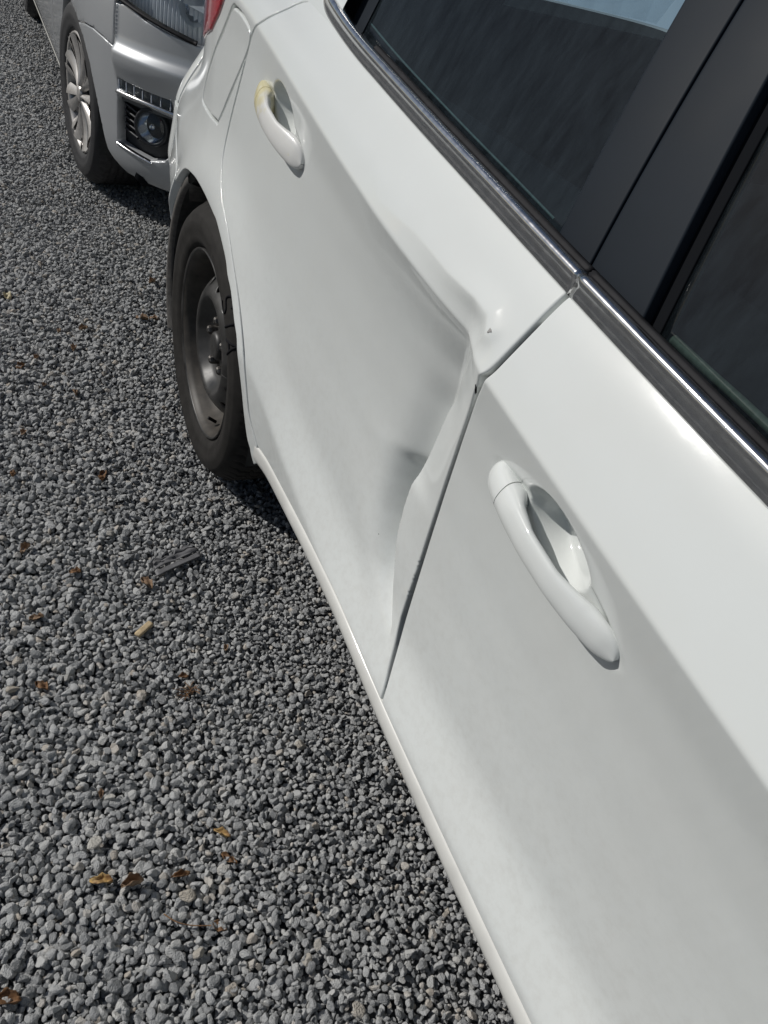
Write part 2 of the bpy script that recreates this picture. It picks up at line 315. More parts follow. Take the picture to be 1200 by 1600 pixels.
def hit(uv, off=0, fn=S):
    d = rays(uv); lo = (-.2 - CAM[1]) / d[:, 1]; hi = (.35 - CAM[1]) / d[:, 1]; out = np.full(len(d), np.nan); prev = None
    for s in np.linspace(0, 1, 400):
        tt = lo + (hi - lo) * s; P = CAM + tt[:, None] * d; g = P[:, 1] - fn(P[:, 0], P[:, 2]) - off
        if prev is not None:
            k = np.isnan(out) & (prev < 0) & (g >= 0); out[k] = (tp + (tt - tp) * (-prev) / (g - prev + 1e-12))[k]
        prev = g; tp = tt
    return CAM + out[:, None] * d
def on_ground(uv, z=0.):
    d = rays(uv); return CAM + ((z - CAM[2]) / d[:, 2])[:, None] * d

# lower edge of the doors
zsx = [.2, .42, .55, .68, .85, 1.0, 1.2, 1.4, 2.4]; zsz = [.328, .335, .344, .350, .346, .335, .330, .328, .326]
ZS = lambda x: np.interp(x, _zx, _zs)
_zx = np.linspace(.2, 2.4, 500); _kk = np.exp(-.5 * (np.arange(-24, 25) / 10.) ** 2); _kk /= _kk.sum(); _zs = np.convolve(np.pad(np.interp(_zx, zsx, zsz), 24, mode='edge'), _kk, 'valid')
# seams
def smoothed(t, x, n=400, sg=4):
    o = np.argsort(t); T = np.linspace(0, 1, n); X = np.interp(T, np.array(t)[o], np.array(x)[o]); k = np.exp(-.5 * (np.arange(-3 * sg, 3 * sg + 1) / sg) ** 2); k /= k.sum()
    X = np.convolve(np.pad(X, 3 * sg, mode='reflect', reflect_type='odd'), k, 'valid'); return T, X
tau = lambda x, z: (z - ZS(x)) / (ZB(x) - ZS(x))
hb = hit(np.concatenate([dense([(889, 462), (878, 469), (820, 528), (764, 587)], 12, False), dense([(752, 603), (737, 640), (690, 780), (640, 940), (615, 1025), (595, 1096)], 14, False)]))
tb = tau(hb[:, 0], hb[:, 2]); hb = np.r_[hb, hb[-1:], hb[:1]]; tb = np.r_[tb, 0, 1]
BT, BX = smoothed(tb, hb[:, 0], sg=3)
hr = hit(dense([(470, 3), (420, 30), (400, 45), (390, 70), (380, 110), (350, 230), (345, 280), (347, 320), (354.5, 354), (364, 416), (372, 471), (379, 540), (385, 609), (389, 650), (396, 677), (402, 699)], 6, False))
tr_ = tau(hr[:, 0], hr[:, 2]); tr_[-1] = 0
tr_ = np.append(tr_, 1.0); xr_ = np.append(hr[:, 0], hr[0, 0] + .02)
RT, RX = smoothed(tr_, xr_, sg=4)
BSEAM = lambda t: np.interp(t, BT, BX); RSEAM = lambda t: np.interp(t, RT, RX)

# dent of the rear door: a V-shaped valley behind the front edge, deepest below the shoulder crease
# crest of the fold as it shows in the photograph: (pixel, depth at the crest, broad depth behind it, depth of the sharp pocket behind it)
CR = [(735, 543, .022, .022, .0), (721, 585, .026, .026, .003), (714, 615, .026, .027, .004), (696, 648, .024, .027, .009), (678, 690, .022, .026, .012), (660, 728, .018, .024, .017), (651, 744, .013, .022, .024), (642, 752, .008, .018, .050), (630, 787, .005, .017, .056), (623, 814, .004, .016, .058), (617, 840, .003, .015, .056), (614, 880, .003, .013, .050), (611, 925, .003, .009, .022), (611, 960, .002, .005, .006), (612, 1000, .002, .002, .0)]
cz = []; cx_ = []
for (u, v, dc, db, dn) in CR:
    h = hit([(u, v)], dc)[0]; cx_.append(h[0]); cz.append(h[2])
cz = np.array(cz); cx_ = np.array(cx_); o_ = np.argsort(cz); cz, cx_ = cz[o_], cx_[o_]; cd_ = np.array([c[2:] for c in CR])[o_]
_zz = np.linspace(.34, .99, 600)
def _sm(a, s):
    k = np.exp(-.5 * (np.arange(-3 * s, 3 * s + 1) / s) ** 2); k /= k.sum(); return np.convolve(np.pad(a, 3 * s, mode='edge'), k, 'valid')
_cx = _sm(np.interp(_zz, cz, cx_), 6); _dc, _db, _dn = [_sm(np.interp(_zz, np.r_[.36, cz], np.r_[0, cd_[:, k]]), 7) for k in range(3)]
_wl = _sm(np.interp(_zz, [.38, .45, .52, .60, .75, .86, .95], [.06, .10, .16, .24, .34, .36, .40]), 24)
hH = hit([(560, 285), (590, 310), (650, 365), (700, 425), (745, 465), (768, 492), (766, 517)])
_hx = np.r_[-1, .45, .62, hH[1:, 0], .975, .99, 1.02]; _hz = np.r_[1.02, .955, .94, hH[1:, 2], .875, .84, .78]
_rl = np.stack([hH[2:, 0], hH[2:, 2]], 1)
def ridge(x, z):
    P = np.stack([x, z], -1); best = np.full(x.shape, 1e9); am = np.zeros(x.shape); n = len(_rl) - 1
    for k in range(n):
        a, b_ = _rl[k], _rl[k + 1]; d = b_ - a; t = np.clip(((P - a) @ d) / (d @ d), 0, 1); e = np.linalg.norm(P - (a + t[..., None] * d), axis=-1); q = e < best; best = np.where(q, e, best); am = np.where(q, (k + t) / n, am)
    return -.0042 * sst(0, .8, am) * np.exp(-(best / .013) ** 2)
def dent(x, z):
    dc, db, dn = (np.interp(z, _zz, q) for q in (_dc, _db, _dn)); s = x - np.interp(z, _zz, _cx)
    xs = BSEAM(np.clip(tau(x, z), 0, 1)); Wr = np.maximum(xs - np.interp(z, _zz, _cx), .03); g = .008
    ul = np.clip(-(s + g) / np.interp(z, _zz, _wl), 0, 1)
    left = db * (1 - ul) ** 2.3 + dn * np.exp(-(np.maximum(-(s + g), 0) / .038) ** 2)
    right = .002 * sst(.40, .46, z) * (1 - sst(.80, .86, z)) + dc * (1 - np.clip(s / (Wr * .9), 0, 1)) ** 1.3
    m = sst(-g, .001, s); D = left * (1 - m) + right * m
    # ridge line that closes the dent on the shoulder
    zh = np.interp(x, _hx, _hz); Mk = 1 - (1 - np.clip((zh - z) / .050, 0, 1)) ** 1.35
    return D * Mk + ridge(x, z)
def round_edge(d, r=.003): q = np.clip(r - d, 0, r); return r - np.sqrt(np.maximum(r * r - q * q, 0))

# handle pockets: depth field pressed into the doors
def pocket(cx, cz, sl, L, x, z, cup):
    u = x - cx; v = z - (cz - sl * u)
    d = .0045 * (1 - sst(.80, 1.12, np.sqrt((u / (L * .5)) ** 2 + (v / .030) ** 2)))
    cu, cv, a, b = cup; q = np.sqrt(((u - cu) / a) ** 2 + ((v - cv) / b) ** 2)
    return np.maximum(d, .035 * (1 - sst(.62, 1.05, q)) * (1 - .68 * sst(-.55 * a, a, u - cu)))
HF = dict(x0=1.016, x1=1.236, z0=.786, z1=.759); HR = dict(x0=.200, x1=.408, z0=.887, z1=.851, k=1.25)
def pk(h, x, z):
    cx = (h['x0'] + h['x1']) / 2; cz = (h['z0'] + h['z1']) / 2; sl = (h['z0'] - h['z1']) / (h['x1'] - h['x0']); L = h['x1'] - h['x0']
    return pocket(cx, cz, sl, L, x, z, (.002, .019, .056, .036))

def spaced(n, total, off=(0, .0004, .0009, .0016, .0025, .0036)):
    o = np.array(off) / total; return np.r_[o, np.linspace(.0055 / total, 1 - .0055 / total, n), (1 - o)[::-1]]
def door(name, xr, xf, extra, parent, ns, ntau, lab=None):
    ts = spaced(ntau, .62); ss = spaced(ns, .75)
    t2, s2 = np.meshgrid(ts, ss, indexing='ij')
    x = xr(t2) + (xf(t2) - xr(t2)) * s2; z = ZS(x) + .002 + (ZB(x) + .004 - ZS(x) - .002) * t2
    d = np.minimum(np.minimum(x - xr(t2), xf(t2) - x), z - ZS(x) - .002)
    y = S(x, z) + extra(x, z) + round_edge(d)
    P = np.stack([x, y, z], -1); b = MB().grid(P)
    # folded flange round the outline
    n, m = x.shape; ring = [(i, 0) for i in range(n)] + [(n - 1, j) for j in range(1, m)] + [(i, m - 1) for i in range(n - 2, -1, -1)] + [(0, j) for j in range(m - 2, 0, -1)]
    rp = np.array([P[i, j] for i, j in ring]); k = len(b.v); r2 = rp + np.array([0, .02, 0]); b.v += [tuple(p) for p in r2]
    ids = [i * m + j for i, j in ring]
    for q in range(len(ring)):
        q2 = (q + 1) % len(ring); b.f.append((ids[q], k + q, k + q2, ids[q2]))
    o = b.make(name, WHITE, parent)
    if lab: o['label'] = lab
    return o

# ------------------------------------------------------------------ ground
gm = bpy.data.materials.new('gravel_bed'); gm.use_nodes = True; t = gm.node_tree; b = t.nodes['Principled BSDF']; b.inputs['Roughness'].default_value = .9
tc = t.nodes.new('ShaderNodeTexCoord'); v = t.nodes.new('ShaderNodeTexVoronoi'); v.inputs['Scale'].default_value = 55; t.links.new(tc.outputs['Object'], v.inputs['Vector'])
c = t.nodes.new('ShaderNodeValToRGB'); e = c.color_ramp.elements; e[0].color = (.05, .052, .056, 1); e[1].color = (.16, .165, .17, 1)
sx = t.nodes.new('ShaderNodeSeparateColor'); t.links.new(v.outputs['Color'], sx.inputs[0]); t.links.new(sx.outputs[0], c.inputs[0]); t.links.new(c.outputs[0], b.inputs['Base Color'])
bp = t.nodes.new('ShaderNodeBump'); bp.invert = True; bp.inputs['Strength'].default_value = 1; bp.inputs['Distance'].default_value = .015; t.links.new(v.outputs['Distance'], bp.inputs['Height']); t.links.new(bp.outputs[0], b.inputs['Normal'])
ground = mk('ground', [(-400, -400, -.012), (400, -400, -.012), (400, 400, -.012), (-400, 400, -.012)], [(0, 1, 2, 3)], gm, None, False); ground['kind'] = 'structure'

def stone_mesh(i, m):
    r = np.random.default_rng(100 + i); bm = bmesh.new(); bmesh.ops.create_icosphere(bm, subdivisions=4, radius=1)
    n = r.normal(size=(9, 3)); n /= np.linalg.norm(n, axis=1)[:, None]; dd = r.uniform(.52, .92, 9)
    for vt in bm.verts:
        q = np.array(vt.co); q /= np.linalg.norm(q); dots = np.maximum(n @ q, 1e-3); s = dd / dots; rr = -np.log(np.sum(np.exp(-55 * np.minimum(s, 3))) + math.exp(-55 * 1.05)) / 55
        vt.co = Vector(q * max(rr, .3))
    sc = np.array([1.0, r.uniform(.66, .92), r.uniform(.48, .72)])
    for vt in bm.verts: vt.co = Vector(np.array(vt.co) * sc)
    me = bpy.data.meshes.new('stone'); bm.to_mesh(me); bm.free(); me.materials.append(m); me.shade_smooth(); return me
NST = 16
stone_me = [stone_mesh(i, STONE) for i in range(NST)]; pale_me = [stone_mesh(40 + i, PALE) for i in range(4)]
def gravel_points():
    out = []
    def layer(box, sp, zc, zs, smin, smax, prob, rot, hole=None):
        X0, X1, Y0, Y1 = box; nx = int((X1 - X0) / sp); ny = int((Y1 - Y0) / (sp * .866))
        gx, gy = np.meshgrid(np.arange(nx), np.arange(ny), indexing='ij'); x = X0 + (gx + .5 * (gy % 2)) * sp; y = Y0 + gy * sp * .866
        x = (x + RNG.uniform(-.42, .42, x.shape) * sp).ravel(); y = (y + RNG.uniform(-.42, .42, y.shape) * sp).ravel()
        k = RNG.random(len(x)) < prob
        if hole: k &= ~((x > hole[0]) & (x < hole[1]) & (y > hole[2]) & (y < hole[3]))
        x, y = x[k], y[k]; n = len(x)
        h = .0035 * np.sin(x * 9.1 + 2 * np.sin(y * 6)) * np.sin(y * 11 + x * 3) + .002 * np.sin(x * 31 + 3 * np.sin(y * 23)) * np.sin(y * 37)
        s = smin + (smax - smin) * RNG.beta(1.5, 2.8, n)
        # finer, trodden stones where the wheels run, coarser ones further out
        s *= np.interp(y + .05 * np.sin(x * 3), [-.75, -.30, .0, .2], [1.14, 1.06, .90, .88])
        z = zc + h + RNG.normal(0, zs, n)
        e = np.stack([RNG.normal(0, rot, n), RNG.normal(0, rot, n), RNG.uniform(0, 6.283, n)], 1)
        out.append(np.c_[x, y, z, s, e])
    near = (-5.4, 1.8, -1.0, .42); far = (-9.0, 2.6, -3.2, .9)
    layer(near, .0094, -.0062, .0015, .0042, .0074, 1, .45)
    layer(near, .0118, -.0006, .0032, .0042, .0116, .93, .62)
    layer(near, .0215, .0034, .0026, .0058, .0126, .40, .75)
    layer(far, .0190, -.003, .003, .0085, .0155, .97, .5, near); layer(far, .045, .004, .003, .009, .016, .4, .6, near)
    return np.concatenate(out)
GP = gravel_points(); GI = RNG.integers(0, NST, len(GP))
# picked-apart stones: the 300 that show largest, kept as parts of the ground
q = (GP[:, :3] - CAM) @ RC; uu = 600 + FPX * q[:, 0] / q[:, 2]; vv = 800 + FPX * q[:, 1] / q[:, 2]
vis = (uu > 5) & (uu < 1195) & (vv > 5) & (vv < 1595) & (q[:, 2] > 0) & (GP[:, 2] > -.003) & (uu < 590 + .469 * (vv - 1110) - 10)
size_px = np.where(vis, GP[:, 3] * FPX / q[:, 2], 0); big = np.argsort(-size_px)[:285]
for k in big:
    o = bpy.data.objects.new('stone', stone_me[GI[k]]); COL.objects.link(o); o.parent = ground; o.location = GP[k, :3]; o.rotation_euler = GP[k, 4:7]; o.scale = [GP[k, 3]] * 3
for i, (u, v_, s) in enumerate([(293, 1400, .013), (147, 1318, .012), (597, 1297, .011), (413, 908, .010), (470, 1165, .011), (497, 1477, .008), (172, 834, .009), (20, 1078, .011), (310, 1490, .009), (560, 1580, .012), (480, 1500, .009), (172, 1247, .009)]):
    p = on_ground([(u, v_)], .006)[0]; o = bpy.data.objects.new('stone', pale_me[i % 4]); COL.objects.link(o); o.parent = ground; o.location = p + np.array([0, 0, .002]); o.rotation_euler = (random.uniform(-.4, .4), random.uniform(-.4, .4), random.uniform(0, 6)); o.scale = [s] * 3
rest = np.ones(len(GP), bool); rest[big] = False; RP = GP[rest]; RI = GI[rest]
sc_col = bpy.data.collections.new('stone_sources')
for i, me in enumerate(stone_me):
    o = bpy.data.objects.new('stone_source_%02d' % i, me); sc_col.objects.link(o)
pm = bpy.data.meshes.new('gravel'); pm.vertices.add(len(RP)); pm.vertices.foreach_set('co', RP[:, :3].ravel())
for nme, typ, dat in (('s', 'FLOAT', RP[:, 3]), ('r', 'FLOAT_VECTOR', RP[:, 4:7].ravel()), ('k', 'INT', RI)):
    at = pm.attributes.new(nme, typ, 'POINT'); at.data.foreach_set('vector' if typ == 'FLOAT_VECTOR' else 'value', np.ascontiguousarray(dat))
gravel = bpy.data.objects.new('gravel', pm); COL.objects.link(gravel); gravel['kind'] = 'stuff'; gravel['label'] = 'loose crushed blue-grey gravel covering the yard'; gravel['category'] = 'gravel'
ng = bpy.data.node_groups.new('scatter_stones', 'GeometryNodeTree'); ng.interface.new_socket('Geometry', in_out='INPUT', socket_type='NodeSocketGeometry'); ng.interface.new_socket('Geometry', in_out='OUTPUT', socket_type='NodeSocketGeometry')
N = ng.nodes; gi = N.new('NodeGroupInput'); go = N.new('NodeGroupOutput'); ip = N.new('GeometryNodeInstanceOnPoints'); ci = N.new('GeometryNodeCollectionInfo')
ci.inputs['Collection'].default_value = sc_col; ci.inputs['Separate Children'].default_value = True; ci.inputs['Reset Children'].default_value = True
def attr(nm, ty):
    a = N.new('GeometryNodeInputNamedAttribute'); a.data_type = ty; a.inputs['Name'].default_value = nm; return a.outputs['Attribute']
er = N.new('FunctionNodeEulerToRotation'); LK = ng.links.new
LK(gi.outputs[0], ip.inputs['Points']); LK(ci.outputs[0], ip.inputs['Instance']); ip.inputs['Pick Instance'].default_value = True
LK(attr('k', 'INT'), ip.inputs['Instance Index']); LK(attr('r', 'FLOAT_VECTOR'), er.inputs[0]); LK(er.outputs[0], ip.inputs['Rotation']); LK(attr('s', 'FLOAT'), ip.inputs['Scale']); LK(ip.outputs[0], go.inputs[0])
md = gravel.modifiers.new('scatter', 'NODES'); md.node_group = ng

# ------------------------------------------------------------------ wheels
def lathe_pts(prof, c, n, a0=0, a1=2 * math.pi, end=False):
    th = np.linspace(a0, a1, n, endpoint=end); prof = np.asarray(prof, float)
    return np.stack([c[0] + prof[:, None, 0] * np.cos(th), np.broadcast_to(c[1] + prof[:, None, 1], (len(prof), n)), c[2] + prof[:, None, 0] * np.sin(th)], -1)
def tyre(c, R, rr, wdt, yo, parent, steer=None, nth=288, sipes=72):
    # profile from the rim bead over the outer sidewall, tread and inner sidewall
    pr = [(rr - .004, yo + .012), (rr + .004, yo + .004), (rr + .012, yo - .004), (rr + .022, yo - .009), (rr + .026, yo - .0085), (rr + .040, yo - .013), (rr + .052, yo - .0145), (rr + .055, yo - .0135), (R - .032, yo - .0105), (R - .029, yo - .0085), (R - .019, yo + .001), (R - .012, yo + .010), (R - .0065, yo + .020)]
    w = wdt
    for f in np.linspace(.145, .9, 26): pr.append((R - .004 * (abs(f - .5) * 2) ** 3, yo + f * w))
    pr += [(R - .006, yo + w - .011), (R - .018, yo + w + .003), (R - .04, yo + w + .012), (rr + .02, yo + w + .008), (rr, yo + w - .005)]
    pr = np.array(pr); P = lathe_pts(pr, c, nth); th = np.arange(nth)
    fy = (pr[:, 1] - yo) / w
    for i in range(len(pr)):
        if .07 < fy[i] < .95 and pr[i, 0] > R - .008:
            g = 0
            if min(abs(fy[i] - k) for k in (.30, .44, .58, .72)) < .017: d = np.full(nth, .007)
            else:
                ph = (th * sipes / nth + fy[i] * 2.0 * (1 if fy[i] < .5 else -1)) % 1; d = np.where(ph < .22, .0055, 0.)
            vec = P[i] - np.array([c[0], 0, c[2]]); vec[:, 1] = 0; vec /= np.linalg.norm(vec, axis=1)[:, None]; P[i] -= vec * d[:, None]
    b = MB().grid(P, True)
    return b
def white_wheel(c, parent):
    # pressed steel disc with a ring of vent holes, black and dusty
    lip = [(.196, .030), (.199, .014), (.203, .002), (.2075, -.003), (.2095, .0), (.2085, .008)]
    barrel = [(.2035, .0015), (.198, .006), (.193, .016), (.190, .034), (.183, .050), (.178, .060), (.176, .085)]
    disc = [(.178, .062), (.170, .058), (.160, .048), (.150, .036), (.138, .025), (.126, .016), (.118, .012), (.112, .011), (.106, .014), (.098, .024), (.088, .036), (.078, .043), (.060, .045), (.040, .044), (.034, .039), (.031, .026), (.026, .022), (.0, .022)]
    disc = np.array(disc); sl = np.r_[0, np.cumsum(np.hypot(*np.diff(disc, axis=0).T))]
    def surf(u, s):                     # u angle*0.15, s along the profile from the hub outwards
        a = u / .15; q = sl[-1] - s; r = np.interp(q, sl, disc[:, 0]); y = np.interp(q, sl, disc[:, 1])
        return np.stack([c[0] + r * np.cos(a), c[1] + y, c[2] + r * np.sin(a)], -1)
    holes = []
    s_h = sl[-1] - np.interp(-.143, -disc[:, 0], sl)
    for k in range(14):
        a = 2 * math.pi * (k + .5) / 14; th = np.linspace(0, 2 * math.pi, 20, endpoint=False); holes.append(np.stack([.15 * a + .0115 * np.cos(th), s_h + .0155 * np.sin(th)], 1))
    full = 2 * math.pi * .15
    w = sheet('wheel', surf, [(0, .001), (full, .001), (full, sl[-1]), (0, sl[-1])], holes, .004, STEEL, parent, flange=.004, rnd=0, flip=True)
    MB().grid(lathe_pts(barrel, c, 128), True).make('rim_barrel', mat('dusty_steel', (.050, .044, .037), .55, var=.5, vscale=30), w)
    MB().grid(lathe_pts(lip, c, 128), True).make('rim_lip', STEEL, w)
    MB().grid(lathe_pts([(.178, .088), (.10, .12), (.0, .12)], c, 48), True).make('brake_drum', DARK, w)
    tyre(c, .307, .2065, .185, 0, parent, nth=720, sipes=64).make('tyre', TYRE, w)
    for k in range(5):
        a = rad(100 + 72 * k); p = np.array([c[0] + .057 * math.cos(a), 0, c[2] + .057 * math.sin(a)]); th = np.linspace(0, 2 * math.pi, 6, endpoint=False); P = []
        for r, y in ((.0110, .046), (.0105, .030), (.0092, .025), (.006, .022), (.0001, .021)): P.append(np.stack([p[0] + r * np.cos(th), np.full(6, c[1] + y), p[2] + r * np.sin(th)], -1))
        MB().grid(np.array(P), True).make('wheel_nut', NUT, w, False)
    MB().tube([(c[0] + .05, c[1] + .03, c[2] - .176), (c[0] + .046, c[1] + .012, c[2] - .165)], .004).make('tyre_valve', RUBBER, w)
    return w
TYRE_S = mat('clean_tyre_rubber', (.028, .028, .030), .65, var=.2, vscale=40)
def letters(txt, c, r, a0, da, wd, ht, m, parent):
    G_ = {'S': [[(.45, .35), (.2, .5), (-.25, .48), (-.45, .28), (-.25, .06), (.25, -.06), (.45, -.28), (.25, -.48), (-.2, -.5), (-.45, -.35)]], 'T': [[(-.5, .5), (.5, .5)], [(0, .5), (0, -.5)]], 'A': [[(-.5, -.5), (0, .5)], [(0, .5), (.5, -.5)], [(-.28, -.12), (.28, -.12)]]}
    for k, ch in enumerate(txt):
        b = MB(); a = rad(a0 - da * k); ra = np.array([math.cos(a), 0, math.sin(a)]); ta = np.array([math.sin(a), 0, -math.cos(a)])
        for st in G_[ch]:
            pts = dense(st, 8, False) if len(st) > 2 else np.array([np.array(st[0]) * (1 - t) + np.array(st[1]) * t for t in np.linspace(0, 1, 12)]); Q = []
            for u, v in pts:
                q = np.array([c[0], 0, c[2]]) + (r + v * ht) * ra + u * wd * ta; rq = math.hypot(q[0] - c[0], q[2] - c[2])
                q[1] = c[1] + float(np.interp(rq, [.2465, .2585, .2615, .275, .278, .288, .295], [-.013, -.0145, -.0135, -.0105, -.0085, .001, .010])); Q.append(q)
            b.tube(Q, .0027, 6)
        b.make('tyre_letter', m, parent)

# ------------------------------------------------------------------ white car
car = root('hatchback_car', (.9, .86, 0), 'white hatchback with a crumpled rear door and chrome window strip, parked on gravel', 'car')
def gap(t, x=None):
    j = .0016 * (np.sin(t * 310) * np.sin(t * 173 + 1)) * (sst(.20, .24, t) - sst(.34, .38, t)) + .003 * np.exp(-((t - .835) / .012) ** 2)
    return np.interp(t, [0, .04, .09, .16, .24, .32, .53, .70, .80, .88, 1], [0, .002, .006, .0105, .0085, .0062, .0040, .0028, .0024, .0008, .0006]) + np.maximum(j, 0)
rear_door = door('rear_door', lambda t: RSEAM(t) + .0018, lambda t: BSEAM(t) - .0024 - gap(t), lambda x, z: dent(x, z) + pk(HR, x, z), car, 460, 350, 'rear door deeply dented and creased along its front edge')
front_door = door('front_door', lambda t: BSEAM(t) + .0014, lambda t: np.full_like(t, 1.98), lambda x, z: pk(HF, x, z), car, 620, 340, 'straight undamaged front door')
def side(u, z): return np.stack([u, S(u, z), z], -1)
def rear_plan(u, z):
    u = np.asarray(u, float); ph = np.clip((-.60 - u) / 1.8, 0, 1) * math.pi; y0 = S(np.full_like(u, -.60), z); b = .86 - y0
    c = np.cos(ph); x = -.60 - (.20 - .06 * sst(.75, 1.05, z)) * np.sin(ph) ** .7; y = .86 - b * np.sign(c) * np.abs(c) ** .55
    m = u >= -.60
    return np.stack([np.where(m, u, x), np.where(m, S(u, z), y), z], -1)
ts = np.linspace(0, 1, 90); sx_ = RSEAM(ts) - .0018; sz_ = ZS(sx_) + .002 + (ZB(sx_) + .002 - ZS(sx_)) * ts
ha = hit([(285, 265), (300, 272), (315, 295), (332, 332), (339, 350), (351, 400), (355, 430), (360, 455), (365, 500), (369.5, 540), (376, 600), (380, 640), (385, 680), (390, 700)]); ARCH = dense(np.r_[[(-.345, .46), (-.305, .53)], ha[:, [0, 2]]], 5, False)
top = [(x, ZB(x) + .002) for x in np.linspace(sx_[-1], -.60, 20)[1:]]
qpoly = [tuple(p) for p in zip(sx_, sz_)] + top + [(-.60, .63), (-.31, .565)] + [tuple(p) for p in ARCH if p[1] > .56 or p[0] > 0] + [(float(ha[-1, 0]) + .010, float(ha[-1, 2]) - .035), (sx_[0] + .004, sz_[0] - .04)]
qpoly = [p for i, p in enumerate(qpoly)]
FUEL = dense(np.array([(.030, .965), (.105, .957), (.118, .940), (.085, .898), (-.035, .770), (-.060, .758), (-.185, .752), (-.208, .765), (-.170, .818), (-.02, .948)]), 6)
fc = FUEL.mean(0); FUEL_IN = fc + (FUEL - fc) * (1 - .006 / np.linalg.norm(FUEL - fc, axis=1))[:, None]
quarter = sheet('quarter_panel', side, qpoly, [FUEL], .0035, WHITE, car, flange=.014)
sheet('fuel_door', side, FUEL_IN, [], .0035, WHITE, quarter, flange=.010, rnd=.003)
mk('fuel_door_gap', *grid(np.array([[(x, S(x, z) + .011, z) for z in np.linspace(.73, .985, 12)] for x in np.linspace(-.23, .135, 12)])), DARK, quarter)
lamp = sheet('tail_light', side, [(-.035, .978), (-.10, .925), (-.155, .890), (-.30, .845), (-.59, .80), (-.59, 1.0), (-.2, 1.0)], [], .008, REDL, car, flange=.02, rnd=.004, depth=lambda u, z: np.full_like(u, -.005))
sheet('rear_bumper', rear_plan, [(-.315, .560), (-.60, .625), (-2.40, .625), (-2.40, .24), (-.43, .22), (-.40, .30), (-.385, .37), (-.35, .462)], [], .012, WHITE, car, flange=.02)
sheet('tailgate', rear_plan, [(-.606, .632), (-2.394, .632), (-2.394, 1.0), (-.606, 1.0)], [], .02, WHITE, car, flange=.02)
# black edge of the wheel arch liner and the liner itself
LP = []
for a in np.linspace(rad(-10), rad(190), 60):
    LP.append([(.0 + .352 * math.cos(a), y, .300 + .352 * math.sin(a)) for y in np.linspace(-.004, .32, 8)])
MB().grid(np.array(LP)).make('wheel_arch_liner', LINER, car)
LP = []
for a in np.linspace(rad(125), rad(205), 30):
    ca, sa = math.cos(a), math.sin(a); LP.append([(.02 + r * ca * 1.13, y, .305 + r * sa) for r, y in ((.372, .004), (.358, -.012), (.345, -.012), (.338, .01), (.338, .10))])
MB().grid(np.array(LP)).make('mud_guard', DUSTRUB, car)
# sill: from the door seam down and under the floor
xs = np.linspace(.395, 2.0, 200); rows = []
for q, o2 in ((0, .006), (.0006, .0025), (.002, .0008), (.005, -.0008), (.010, -.0022), (.016, -.0030), (.022, -.0028), (.029, -.0010), (.038, .004), (.052, .013), (.075, .028), (.11, .050), (.12, .14)):
    z = ZS(xs) - .0015 - q; fd = sst(.385, .62, xs); o3 = np.where(o2 < 0, o2 * (.15 + .85 * fd), o2); rows.append(np.stack([xs, S(xs, ZS(xs)) + o3, z], -1))
MB().grid(np.array(rows)).make('sill', mat('dusty_white_sill', (.66, .66, .63), .5, 0, .7, .12, var=.10, vscale=14), car)
# white door jambs behind the seams, the gap's shade put into their colour
jx = np.linspace(.42, 1.98, 80); jz = np.linspace(.30, 1.0, 50)
MB().grid(np.array([[(x, max(float(S(x, z)), 0) + .058, z) for z in jz] for x in jx])).make('door_jamb', DARK, car)
# dark strip added over the front door's edge flange, as shade of the gap
jt = np.linspace(.03, .95, 60); jxx = BSEAM(jt); jzz = ZS(jxx) + (ZB(jxx) - ZS(jxx)) * jt
MB().grid(np.array([[(x + dx, float(S(x, z)) + dy, z) for dx, dy in ((.0012, .0035), (.0004, .006), (-.0004, .020), (-.004, .026), (-.016, .034), (-.03, .036))] for x, z in zip(jxx, jzz)])).make('gap_shade_strip', RUBBER, front_door)
DS = lambda a_, b_: S(a_, b_) + dent(a_, b_)
def chip(px, r0, m, seed, sx=1., sz=1.):
    cp = hit([px], 0, DS)[0]; th = np.linspace(0, 2 * math.pi, 11, endpoint=False); PC = []
    for r in (.0001, .45, .8, 1.0):
        rr_ = r0 * r * (1 + .3 * np.sin(3 * th + seed) + .2 * np.sin(5 * th + 2 * seed)); xx = cp[0] + sx * rr_ * np.cos(th); zz_ = cp[2] + sz * rr_ * np.sin(th); PC.append(np.stack([xx, DS(xx, zz_) - (.0004 if r < 1 else -.0006), zz_], -1))
    MB().grid(np.array(PC), True).make('paint_chip', m, rear_door)
chip((765, 517), .0024, JAMB, 1)
chip((743, 608), .0036, DARK, 2, .45, 1.6)

